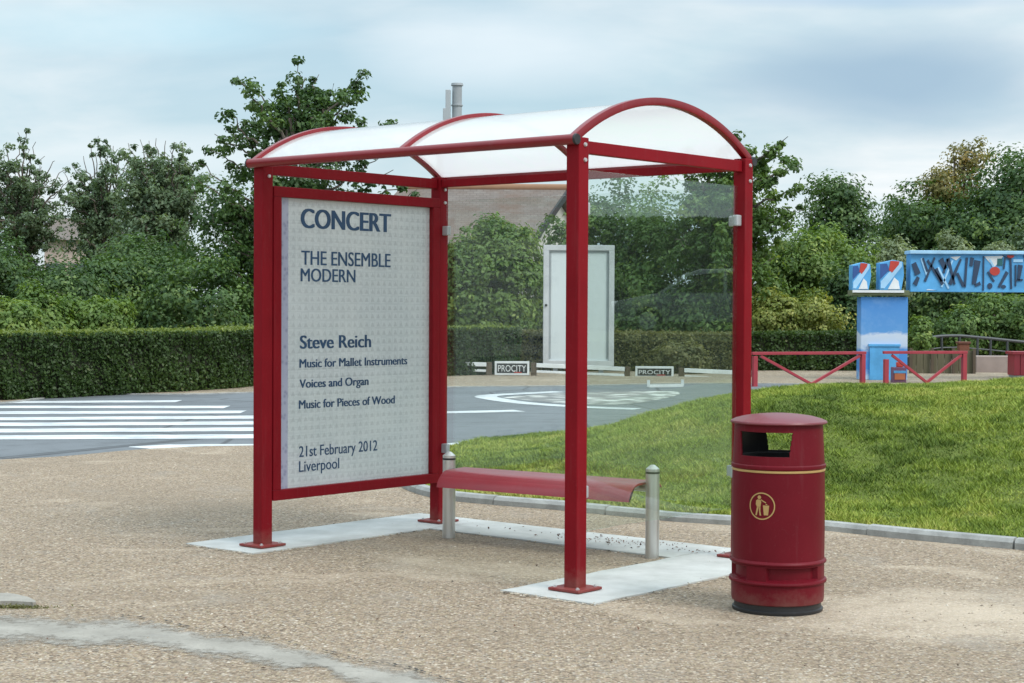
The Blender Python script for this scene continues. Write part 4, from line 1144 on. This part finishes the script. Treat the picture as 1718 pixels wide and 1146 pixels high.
# ------------------------------------------------------------------ vegetation
def tubes_mesh(name, lines, parent):
    q = MB()
    for pts, r in lines: q.tube(pts, r, 6)
    return q.build(name, BARK, parent, smooth=True)
def bez(a, b, sag, n=7, wob=0.0, rr=None):
    a, b = Vector(a), Vector(b); mid = (a + b) / 2 + Vector(sag); out = []
    for k in range(n + 1):
        t = k / n; p = a * (1 - t) ** 2 + mid * 2 * t * (1 - t) + b * t * t
        if wob and 0 < k < n and rr: p = p + Vector((rr.gauss(0, wob), rr.gauss(0, wob), rr.gauss(0, wob)))
        out.append(p)
    return out
def crown_pts(lobes, nclump, per, cr, rng, shell=.55, flat=.75):
    """leaves gathered in clumps, clumps spread through a union of egg-shaped lobes"""
    P, Nn, T = [], [], []
    vol = np.array([l[1][0] * l[1][2] for l in lobes]); vol = vol / vol.sum()
    for (c, r), f in zip(lobes, vol):
        k = max(3, int(nclump * f)); c = np.array(c); r = np.array(r)
        d = unit(rng.normal(size=(k, 3))); rad = rng.uniform(shell, 1.0, k) ** .8
        rad *= 1 + .16 * np.sin(d[:, 0] * 5 + c[0]) * np.sin(d[:, 2] * 6 + c[1])
        cc = c + d * rad[:, None] * r
        ct = rng.normal(0, .24, k)
        sz = cr * rng.uniform(.5, 1.3, k)
        stray = rng.random(k) < .16                       # young shoots past the outline
        cc = np.where(stray[:, None], c + d * r * rng.uniform(1.02, 1.2, (k, 1)), cc); sz = np.where(stray, sz * .5, sz)
        for j in range(k):
            m_ = max(4, int(per * (sz[j] / cr) ** 1.6))
            o = unit(rng.normal(size=(m_, 3))) * (rng.uniform(0, 1, (m_, 1)) ** .45) * sz[j] * .92; o[:, 2] *= flat
            P.append(cc[j] + o); Nn.append(unit(o) * .8 + d[j] * .55 + np.array([0, 0, .45]) + rng.normal(size=(m_, 3)) * .34)
            T.append(np.clip(.42 + ct[j] + rng.normal(0, .13, m_), 0, 1))
    return np.concatenate(P), np.concatenate(Nn), np.concatenate(T)
def lobe(px0, px1, pyt, pyb, Y, dy=None):
    a, b = atY(px0, pyt, Y), atY(px1, pyb, Y)
    rx, rz = abs(b.x - a.x) / 2, abs(a.z - b.z) / 2
    return (((a.x + b.x) / 2, Y, (a.z + b.z) / 2), (rx, dy or max(.6, min(rx, 2.5)), rz))
def tree(name, label, cat, lobes, mtl, nclump, per, cr, size, seed, base=None, limbs=12, group=None, shell=.5, trunk_r=.16, forks=1):
    nclump = int(nclump * .85)
    rng = np.random.default_rng(seed); rr = random.Random(seed)
    cx = sum(l[0][0] for l in lobes) / len(lobes); cy = sum(l[0][1] for l in lobes) / len(lobes)
    if base is None: base = (cx, cy)
    t = thing(name, label, cat, (base[0], base[1], -.06), 0, group)
    off = np.array([base[0], base[1], -.06])
    P, Nn, T = crown_pts(lobes, nclump, per, cr, rng, shell)
    ok = P[:, 2] > .0
    P, Nn, T = P[ok] - off, Nn[ok], T[ok]
    quads_mesh('crown', leaves(P, Nn, size, rng), mtl, t, T)
    lines = []
    zlow = min(l[0][2] - l[1][2] for l in lobes); ztop = max(l[0][2] + l[1][2] * .15 for l in lobes)
    for f in range(forks):
        ox = rr.uniform(-.25, .25) * (forks > 1)
        topx = cx - base[0] + (rr.uniform(-1, 1) * lobes[0][1][0] * .5 if forks > 1 else rr.uniform(-.2, .2))
        tr_ = bez((ox, 0, 0), (topx, cy - base[1], ztop), (rr.uniform(-.3, .3), 0, 0), 9, .05, rr)
        lines.append((tr_, [max(.02, trunk_r * (1 - .88 * k / 9)) for k in range(10)]))
        for k in range(limbs // forks):
            c, r = rr.choice(lobes)
            tgt = Vector((c[0] + rr.uniform(-.85, .85) * r[0], c[1] + rr.uniform(-.8, .8) * r[1], c[2] + rr.uniform(-.5, .6) * r[2])) - Vector(off)
            i = min(8, max(2, int(9 * max(.1, (tgt.z * .62) / max(ztop, .1)))))
            rb = lines[0 if forks == 1 else -1][1][i] * .55 if False else max(.02, trunk_r * (1 - .88 * i / 9) * .55)
            lines.append((bez(tr_[i], tgt, (0, 0, -.15), 6, .06, rr), [rb * (1 - .8 * q_ / 6) for q_ in range(7)]))
    tubes_mesh('trunk', lines, t)
    return t
def shrub(label, lobes, mtl, nclump, per, cr, size, seed, group='shrubs behind the clipped hedges', shell=.6):
    return tree('shrub', label, 'shrub', lobes, mtl, nclump, per, cr, size, seed, None, 9, group, shell, .05, 3)

def spiky(label, base_px, Y, ztrunk, tips, extra, ex_lobe, mtl, seed, nfill=46, group=None, name='open_crowned_tree', rs=1.0, leaf=.125, drop=.30, nex=120):
    """open tree: long leafy shoots standing out of the crown"""
    rng = np.random.default_rng(seed); rr = random.Random(seed)
    bx0 = atY(base_px, 600, Y).x
    off = Vector((bx0, Y, -.06)); t = thing(name, label, 'tree', off, 0, group)
    tr_ = bez((0, 0, 0), Vector((rr.uniform(-.3, .3), 0, ztrunk)), (.25, 0, 0), 9, .05, rr)
    lines = [(tr_, [.2 * (1 - .8 * k / 9) for k in range(10)])]
    P, Nn, T = [], [], []
    tg = []
    for px, py in tips:
        tg.append(atY(px, py, Y + rr.uniform(-1.2, 1.2)) - off)
    c, r = ex_lobe
    for k in range(nfill):
        d = Vector((rr.gauss(0, 1), rr.gauss(0, 1), rr.gauss(.25, .8))).normalized()
        q_ = rr.uniform(.62, .97)
        tg.append(Vector((c[0] + d.x * r[0] * q_, c[1] + d.y * r[1] * q_, c[2] + d.z * r[2] * q_)) - off)
    for ti, tgt in enumerate(tg):
        i = min(9, max(2, int(9 * max(.12, min(.98, (tgt.z - .35 * math.hypot(tgt.x, tgt.y)) / ztrunk)))))
        a = tr_[i]
        n = 14; pth = bez(a, tgt, (0, 0, -.12 * (tgt - a).length * rr.uniform(-.2, 1)), n, .05, rr)
        lines.append((pth, [max(.008, .05 * (1 - .85 * k / n)) for k in range(n + 1)]))
        ct = rr.gauss(0, .13)
        ln = (tgt - a).length
        k0 = 2 if ti >= len(tips) else 4
        for k in range(k0, n + 1):
            f = k / n
            for s in range(max(1, int(ln / n / .17))):
                if rr.random() < drop: continue
                p = pth[k - 1].lerp(pth[k], rr.random())
                rad = (.25 * (1 - .35 * f) + .06) * rr.uniform(.55, 1.3) * rs
                p = p + Vector((rr.gauss(0, rad * .5), rr.gauss(0, rad * .5), rr.gauss(0, rad * .4)))
                m_ = int(46 * (.3 + rad / .3)); o = unit(rng.normal(size=(m_, 3))) * (rng.uniform(0, 1, (m_, 1)) ** .45) * rad * .95; o[:, 2] *= .75
                P.append(np.array(p) + o); Nn.append(unit(o) * .8 + np.array([0, 0, .5]) + rng.normal(size=(m_, 3)) * .35)
                T.append(np.clip(.42 + ct + rr.gauss(0, .08) + rng.normal(0, .13, m_), 0, 1))
    P2, N2, T2 = crown_pts(extra, nex, 80, .55, rng, .2)
    P.append(P2 - np.array(off)); Nn.append(N2); T.append(T2)
    P, Nn, T = np.concatenate(P), np.concatenate(Nn), np.concatenate(T)
    ok = P[:, 2] > .3
    quads_mesh('crown', leaves(P[ok], Nn[ok], leaf, rng), mtl, t, T[ok])
    tubes_mesh('trunk', lines, t)
    return t

# clipped hedges
def hedge(label, pts, h, th_, mtl, dens, seed, size=.075, tipm=None):
    rng = np.random.default_rng(seed)
    P = smooth_line([Vector((x, y, 0)) for x, y in pts], 8)
    t = thing('hedge', label, 'hedge', (P[0].x, P[0].y, -.02))
    off = P[0].copy(); off.z = -.02
    q = MB(); w_ = th_ / 2 - .07; q.sweep([p - off for p in P], [(-w_, -.02), (w_, -.02), (w_, h - .07), (-w_, h - .07)])
    q.build('branches', TWIG, t)
    segs = [(a, b) for a, b in zip(P, P[1:])]
    A, Nn, Tn, kind = [], [], [], []
    for a, b in segs:
        ln = (b - a).length; d = (b - a).normalized(); n = Vector((d.y, -d.x, 0))
        if n.y > 0: n = -n                        # towards the viewer
        m_ = int(dens * ln * h)
        s, z = rng.uniform(0, ln, m_), rng.uniform(0, h, m_)
        wob = .035 * np.sin((s + a.x * 3) * 3.1 + z * 4) + .03 * np.sin(s * 9 + z * 7)
        o = th_ / 2 + wob + rng.normal(-.02, .03, m_) - .25 * np.clip(z - h + .06, 0, 1)
        A.append(np.array(a) + np.outer(s, np.array(d)) + np.outer(o, np.array(n)) + np.outer(z, [0, 0, 1.0]))
        Nn.append(np.array(n) * .8 + np.array([0, 0, .3]) + rng.normal(size=(m_, 3)) * .6)
        patch_ = .12 * np.sin(s * 1.3 + a.x * 2 + z * 2) + .10 * np.sin(s * 4.1 + z * 5 + a.x)
        Tn.append(np.clip(.38 + patch_ + rng.normal(0, .15, m_), 0, 1)); kind.append(np.zeros(m_))
        m_ = int(dens * ln * th_ * .7)
        s, o = rng.uniform(0, ln, m_), rng.uniform(-th_ / 2, th_ / 2, m_)
        A.append(np.array(a) + np.outer(s, np.array(d)) + np.outer(o, np.array(n)) + np.outer(h + .02 * np.sin(s * 2.3 + a.x) + .012 * np.sin(s * 7 + a.y) + rng.normal(-.01, .022, m_) + .09 * (rng.random(m_) < .02) * rng.random(m_), [0, 0, 1.0]))
        Nn.append(np.array([0, 0, 1.0]) + rng.normal(size=(m_, 3)) * .6)
        Tn.append(np.clip(.5 + rng.normal(0, .18, m_), 0, 1)); kind.append(np.ones(m_))
    for pe, sgn in ((P[0], -1), (P[-1], 1)):                       # clipped ends
        d = ((P[1] - P[0]) if sgn < 0 else (P[-1] - P[-2])).normalized() * sgn; n = Vector((-d.y, d.x, 0))
        m_ = int(dens * th_ * h)
        o, z = rng.uniform(-th_ / 2, th_ / 2, m_), rng.uniform(0, h, m_)
        A.append(np.array(pe) + np.outer(rng.normal(.03, .03, m_), np.array(d)) + np.outer(o, np.array(n)) + np.outer(z, [0, 0, 1.0]))
        Nn.append(np.array(d) + rng.normal(size=(m_, 3)) * .6); Tn.append(np.clip(.4 + rng.normal(0, .16, m_), 0, 1)); kind.append(np.zeros(m_))
    A, Nn, Tn, kind = np.concatenate(A) - np.array(off), np.concatenate(Nn), np.concatenate(Tn), np.concatenate(kind)
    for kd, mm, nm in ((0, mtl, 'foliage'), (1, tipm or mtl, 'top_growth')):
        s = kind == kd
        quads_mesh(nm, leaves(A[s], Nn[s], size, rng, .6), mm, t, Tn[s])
    return t
hw = .45
def hp_(px, py, back=hw):
    p = at(px, py); return (p.x, p.y + back)
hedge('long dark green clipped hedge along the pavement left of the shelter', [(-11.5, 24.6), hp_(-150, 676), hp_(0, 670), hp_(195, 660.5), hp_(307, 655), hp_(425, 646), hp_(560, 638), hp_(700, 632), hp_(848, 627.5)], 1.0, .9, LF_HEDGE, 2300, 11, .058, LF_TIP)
hedge('brownish olive clipped hedge behind the notice cabinet', [(atY(853, 600, 38.2).x, 38.2), (1.2, 38.6), (3.4, 38.9), (5.2, 39.2)], .86, .9, LF_OLIVE, 1200, 12, .075)
hedge('dark clipped hedge behind the left-hand red knee rail', [(5.5, 39.6), (6.6, 39.7), (atY(1443, 600, 39.8).x, 39.8)], .86, .9, LF_HEDGE, 1200, 13, .08)

G1 = 'trees on the left skyline'
spiky('thin grey-green tree with bare forked stems at the far left edge', 40, 52, 4.6,
      [(10, 240), (30, 222), (45, 216), (60, 238), (75, 262), (92, 270), (110, 285), (120, 300), (-10, 250), (-35, 255), (5, 262), (50, 250), (80, 300), (125, 335), (20, 280), (70, 280), (100, 320), (-20, 300)],
      [lobe(-90, 110, 330, 520, 52.5, 1.5)], lobe(-80, 125, 275, 480, 52, 1.8), LF_GREY_HAZED, 21, 44, G1, 'thin_leaved_tree', .85, .115, .52, 60)
spiky('thin grey-green tree with wispy twigs second from the left edge', 160, 54, 4.6,
      [(140, 262), (150, 240), (165, 228), (178, 232), (190, 245), (203, 262), (215, 258), (225, 280), (120, 275), (108, 290), (130, 285), (180, 262), (160, 255), (235, 300), (100, 320), (200, 290), (145, 300)],
      [lobe(80, 260, 325, 520, 54.5, 1.5)], lobe(85, 245, 275, 480, 54, 1.8), LF_GREY_HAZED, 22, 46, G1, 'thin_leaved_tree', .85, .115, .52, 60)
spiky('rounded denser green tree left of the tall open-crowned tree', 270, 50, 4.6,
      [(205, 255), (215, 240), (235, 234), (250, 236), (262, 232), (278, 236), (292, 238), (306, 240), (318, 250), (330, 270), (338, 290), (195, 275), (245, 250), (285, 252), (225, 262), (310, 268), (345, 310)],
      [lobe(190, 340, 262, 420, 50.5, 1.8), lobe(165, 345, 330, 510, 50.5, 1.8)], lobe(190, 340, 250, 470, 50, 1.8), LF_GREY_HAZED, 23, 60, G1, 'leafy_tree', .95, .12, .38, 130)
spiky('tall dark tree with long leafy shoots standing above the shelter poster', 505, 41, 6.0,
      [(398, 127), (420, 133), (500, 108), (512, 130), (535, 125), (612, 118), (606, 152), (575, 150), (430, 178), (372, 188), (385, 215), (470, 148), (545, 172), (585, 190), (615, 205), (650, 206), (668, 205), (350, 250), (335, 275),
       (690, 300), (700, 318), (660, 285), (640, 262), (620, 240), (480, 190), (450, 165), (525, 150), (560, 140), (402, 205), (360, 225), (330, 300), (560, 165)],
      [lobe(350, 620, 300, 560, 41.5, 1.8), lobe(320, 470, 380, 580, 41.5, 1.6), lobe(380, 600, 250, 420, 41.5, 1.6), lobe(600, 720, 420, 600, 42, 1.4), lobe(315, 440, 330, 570, 42.5, 1.5), lobe(322, 425, 272, 440, 42.5, 1.2), lobe(305, 400, 300, 460, 43, 1.2)], lobe(335, 650, 275, 560, 41, 2.2), LF_DARK, 31, 66, nex=190)
spiky('dark tree with long leafy shoots rising right of the rear shelter post', 1205, 42, 4.6,
      [(1322, 229), (1300, 242), (1338, 268), (1325, 285), (1228, 225), (1262, 250), (1345, 310), (1290, 300), (1310, 330), (1350, 350), (1270, 280), (1180, 245), (1130, 260), (1300, 262)],
      [lobe(1100, 1330, 310, 560, 42.5, 1.8), lobe(1000, 1200, 300, 560, 43, 1.8), lobe(1150, 1300, 280, 420, 42.5, 1.6)], lobe(1080, 1335, 290, 520, 42, 2), LF_MID, 32, 50)
G2 = 'trees beyond the shelter'
tree('leafy_tree', 'dark leafy tree seen hazily through the shelter end glass', 'tree', [lobe(955, 1120, 300, 560, 46), lobe(990, 1180, 330, 600, 45)], LF_DARK, 260, 80, .6, .13, 41, None, 12, G2, .3)
tree('leafy_tree', 'round dark tree right of the shoots, against the sky', 'tree', [lobe(1345, 1465, 298, 440, 62), lobe(1360, 1450, 300, 380, 62), lobe(1340, 1480, 360, 540, 62)], LF_DARK, 260, 70, .7, .16, 42, None, 14, G2, .35)
tree('leafy_tree', 'lower dark tree in the gap left of the large right-hand trees', 'tree', [lobe(1455, 1560, 350, 520, 66), lobe(1480, 1580, 330, 470, 67)], LF_DARK, 220, 70, .75, .17, 43, None, 12, G2, .35)
G3 = 'tall trees on the right skyline'
tree('tall_tree', 'tall dark tree whose rounded crown rises right of the sky gap', 'tree', [lobe(1488, 1610, 312, 470, 64), lobe(1500, 1660, 350, 560, 64), lobe(1560, 1720, 318, 470, 63.5)], LF_DARK, 420, 80, .8, .17, 44, None, 14, G3, .35, .25)
tree('tall_tree', 'tall tree with rusty yellow foliage at its top left', 'tree', [lobe(1552, 1640, 262, 350, 65), lobe(1596, 1665, 236, 290, 65), lobe(1550, 1600, 290, 350, 65)], LF_RUST, 110, 60, .6, .15, 45, None, 16, G3, .4, .22)
tree('tall_tree', 'largest dark green tree filling the right edge behind the beam', 'tree', [lobe(1632, 1790, 254, 460, 62), lobe(1590, 1800, 330, 560, 61.5), lobe(1690, 1850, 250, 420, 63)], LF_DARK, 520, 90, .85, .17, 46, None, 16, G3, .35, .3)
tree('tall_tree', 'pale green tree low at the right edge just above the beam', 'tree', [lobe(1690, 1790, 370, 560, 52)], LF_GREY_HAZED, 150, 70, .55, .14, 47, None, 10, G3, .35, .14)

shrub('dark shrub at the far left edge behind the hedge', [lobe(-70, 70, 400, 590, 38), lobe(-60, 40, 430, 600, 37)], LF_DARK, 200, 80, .42, .11, 51)
shrub('bright yellow-green shrub low at the left edge over the hedge', [lobe(-40, 70, 505, 600, 33), lobe(10, 110, 488, 600, 34)], LF_BRIGHT, 200, 80, .32, .10, 52)
shrub('bright green shrub rising over the hedge left of the shelter', [lobe(90, 220, 505, 600, 35), lobe(140, 215, 498, 600, 35)], LF_BRIGHT, 200, 80, .34, .10, 53)
shrub('deep green shrub standing behind the two bright shrubs', [lobe(20, 200, 440, 600, 39), lobe(110, 250, 430, 600, 40)], LF_DARK, 300, 80, .45, .11, 54)
shrub('dark brownish-green shrub beside the left shelter post', [lobe(180, 340, 420, 610, 41), lobe(240, 440, 430, 620, 39), lobe(180, 300, 390, 520, 43)], LF_DARK, 420, 80, .5, .11, 55)
shrub('dense shrub hidden partly by the poster case', [lobe(420, 760, 430, 630, 42)], LF_DARK, 300, 80, .5, .12, 56)
shrub('bright bushy shrub below the tiled roof, left of the notice cabinet', [lobe(745, 905, 378, 620, 41.5), lobe(790, 900, 368, 500, 42), lobe(735, 840, 396, 630, 41)], LF_BRIGHT, 520, 85, .42, .12, 57)
shrub('dark shrub between the bright bush and the notice cabinet', [lobe(840, 945, 430, 620, 43), lobe(900, 1010, 440, 620, 44), lobe(912, 1040, 352, 520, 45)], LF_MID, 420, 80, .42, .12, 58)
shrub('olive shrub seen through the end glass above the hedge', [lobe(1030, 1160, 470, 620, 42.5), lobe(1110, 1260, 470, 620, 42)], LF_MID, 300, 80, .42, .12, 59)
shrub('rounded clipped yellowish shrub seen through the end glass', [lobe(1095, 1185, 574, 640, 37.3, .5)], LF_OLIVE, 110, 70, .18, .08, 60)
shrub('large mid-green bush right of the rear shelter post', [lobe(1265, 1420, 405, 600, 45), lobe(1330, 1470, 395, 590, 46), lobe(1290, 1400, 390, 500, 45.5)], LF_BRIGHT, 480, 85, .46, .12, 61)
shrub('yellow-green bush on top of the hedge behind the red knee rail', [lobe(1258, 1345, 497, 600, 41), lobe(1320, 1412, 494, 600, 41.2), lobe(1270, 1330, 490, 560, 41)], LF_YEL, 250, 80, .34, .10, 62)
shrub('dark bush just left of the blue pillar', [lobe(1385, 1475, 440, 640, 43)], LF_DARK, 230, 80, .42, .12, 63)
shrub('dark bush filling the space under the blue beam', [lobe(1505, 1640, 440, 620, 50), lobe(1590, 1780, 450, 620, 51)], LF_DARK, 420, 80, .55, .13, 64)
shrub('light green bush under the blue beam behind the railing', [lobe(1575, 1660, 520, 600, 44), lobe(1620, 1720, 495, 600, 44.5), lobe(1680, 1790, 500, 600, 44)], LF_MID, 340, 80, .38, .12, 65)
shrub('small pale bush beside the right side of the blue pillar', [lobe(1525, 1562, 530, 610, 40.5, .5)], LF_BRIGHT, 70, 60, .2, .09, 66)
shrub('pale sage bush above the blue blocks on the pillar', [lobe(1480, 1535, 400, 500, 48)], LF_PALE, 110, 60, .3, .11, 67)
shrub('pale sage bush peeping over the left end of the beam', [lobe(1565, 1625, 392, 480, 50)], LF_PALE, 110, 60, .3, .11, 68)
shrub('small rounded pale bush peeping over the middle of the beam', [lobe(1656, 1698, 407, 450, 48, .6)], LF_PALE, 80, 60, .2, .09, 69)
q = MB()

# dead leaves along the rear footing strip
rng = np.random.default_rng(8)
n = 190
uu = np.where(rng.random(n) < .75, rng.normal(1.55, .32, n), rng.uniform(.3, 2.2, n)); vv = DEP + rng.normal(.03, .08, n)
P = np.array([sh(a, b, .012) for a, b in zip(uu, vv)]); P[:45] = [tuple(at(a, b, .006)) for a, b in zip(rng.uniform(20, 1700, 45), rng.uniform(930, 1140, 45))]; P[:, 2] += rng.uniform(0, .006, n)
g = G('dead_leaves'); DEAD = g.set(Base_Color=g.ramp(g.attr('tint'), [(0, (.05, .03, .022)), (1, (.23, .13, .085))]), Roughness=.9)
struct(quads_mesh('dead_leaves', leaves(P, np.array([0, 0, 1.0]) + rng.normal(size=(n, 3)) * .4, .018, rng), DEAD, None, rng.random(n)), 'stuff')
# moss tuft by the broken concrete
c0 = at(22, 1020); n = 420
P = np.stack([c0.x + rng.normal(0, .075, n), c0.y + rng.normal(0, .018, n), np.abs(rng.normal(.003, .006, n))], 1)
struct(quads_mesh('moss', leaves(P, np.array([0, -.3, 1.0]) + rng.normal(size=(n, 3)) * .6, .014, rng), LF_OLIVE, None, np.clip(rng.normal(.35, .2, n), 0, 1)), 'stuff')
q = MB(); q.prism([(p.x, p.y, -.01) for p in rag([(-60, 1005), (10, 1004), (44, 1010), (60, 1019), (30, 1018), (-60, 1017), (-60, 1005)], .004, 6)[:-1]], (0, 0, .036))
struct(q.build('broken_kerbstone', OLDCONC, tri=True))
# loose stones on the gravel
n = 2600
px_r = rng.uniform(-60, 1780, n); py_r = rng.uniform(780, 1180, n)
PT = np.array([tuple(at(a, b)) for a, b in zip(px_r, py_r)])
ed_ = []
for u0, u1, v0, v1 in ((-.43, .185, -.237, DEP + .275), (-.43, LEN + .31, DEP - .28, DEP + .275), (LEN - .28, LEN + .31, -.25, DEP + .275)):
    for k_ in range(900):
        r1, r2 = rng.random(), rng.integers(0, 4); sp_ = rng.normal(0, .022)
        a_, b_ = ((u0 + (u1 - u0) * r1, v0 + sp_), (u0 + (u1 - u0) * r1, v1 + sp_), (u0 + sp_, v0 + (v1 - v0) * r1), (u1 + sp_, v0 + (v1 - v0) * r1))[r2]
        ed_.append(tuple(sh(a_, b_, .003)))
PT = np.concatenate([PT, np.array(ed_)])
PT = PT[~poly_dist(PT[:, 0], PT[:, 1])[1]]; n = len(PT)
octa = np.array([[1, 0, 0], [0, 1, 0], [-1, 0, 0], [0, -1, 0], [0, 0, 1]], float)
tris = np.array([[0, 1, 4], [1, 2, 4], [2, 3, 4], [3, 0, 4]])
rad = (.004 + .007 * rng.random(n) ** 2)[:, None, None]
ang = rng.uniform(0, 6.28, n); ca, sa = np.cos(ang), np.sin(ang)
vv_ = octa[None] * rad * rng.uniform(.7, 1.2, (n, 5, 1)) * np.array([1.2, .9, .7])
rot = np.stack([vv_[..., 0] * ca[:, None] - vv_[..., 1] * sa[:, None], vv_[..., 0] * sa[:, None] + vv_[..., 1] * ca[:, None], vv_[..., 2]], -1) + PT[:, None, :]
STV = rot[:, tris].reshape(-1, 3, 3)
g = G('loose_stone'); ST = g.set(Base_Color=g.ramp(g.noise(25, 2), [(.3, (.09, .075, .06)), (.5, (.34, .28, .21)), (.7, (.58, .52, .44))]), Roughness=.9)
struct(quads_mesh('loose_gravel', STV, ST), 'stuff')

# ------------------------------------------------------------------ what the end pane mirrors: a parked car on a raised verge, and trees
q = MB(); q.prism([(21, 4, -.06), (60, 4, -.06), (60, 46, -.06), (21, 46, -.06)], (0, 0, .9)); struct(q.build('raised_verge', MEADOW))
car = thing('parked_car', 'dark grey hatchback seen only as a reflection in the shelter end glass', 'car', (27.9, 17.4, .845), math.atan2(-.96, .28))
CARP = paint('dark_grey_car_paint', (.26, .28, .30), .25, 1.0)
g = G('car_window'); CARG = g.set(Base_Color=(.012, .016, .018), Roughness=.05, Specular_IOR_Level=.4)
side = [(2.05, .28), (2.1, .55), (1.95, .74), (1.1, .90), (.55, 1.30), (.2, 1.42), (-1.0, 1.44), (-1.6, 1.28), (-1.98, .95), (-2.05, .6), (-2.0, .28)]
q = MB(); q.prism([(x, -.83, z) for x, z in side], (0, 1.66, 0)); q.build('body', CARP, car, smooth=True, bevel=.06)
for s in (-1, 1):
    q = MB(); q.prism([(.95, s * .832, .92), (.45, s * .832, 1.27), (-.30, s * .832, 1.36), (-.30, s * .832, .92)], (0, s * .012, 0)); q.build('window', CARG, car)
    q = MB(); q.prism([(-.38, s * .832, .92), (-.38, s * .832, 1.36), (-1.1, s * .832, 1.34), (-1.55, s * .832, .98)], (0, s * .012, 0)); q.build('window', CARG, car)
    q = MB(); q.cyl((1.95, s * .6, .62), (2.08, s * .6, .6), .12, seg=16); q.build('headlight', WHITE, car)
    q = MB(); q.box((.75, s * .92, .95), (.12, .16, .12)); q.build('mirror', CARP, car, bevel=.02)
    for x in (1.3, -1.3):
        q = MB(); q.cyl((x, s * .70, .31), (x, s * .86, .31), .31, seg=28); wl = q.build('wheel', BLACK, car, smooth=True)
        q = MB(); q.cyl((x, s * .858, .31), (x, s * .875, .31), .19, seg=20); q.build('rim', GREYM, wl, smooth=True)
q = MB(); q.prism([(.60, -.7, 1.30), (.60, .7, 1.30), (1.12, .72, .925), (1.12, -.72, .925)], (.02, 0, .02)); q.build('windscreen', CARG, car)
hedge('tall dark hedge mirrored faintly in the end glass behind the parked car', [(35, 34), (34.5, 24), (35, 14), (34.5, 2)], 3.7, 1.6, LF_HEDGE, 260, 14, .22)
hedge('unseen tall dark hedge added out to the left to darken the rear glass reflection', [(-22, -14), (-22.5, -2), (-22, 8), (-22.4, 17)], 5.2, 1.6, LF_HEDGE, 200, 15, .26)  # added out of view, keeps bright sky out of the rear pane's reflection
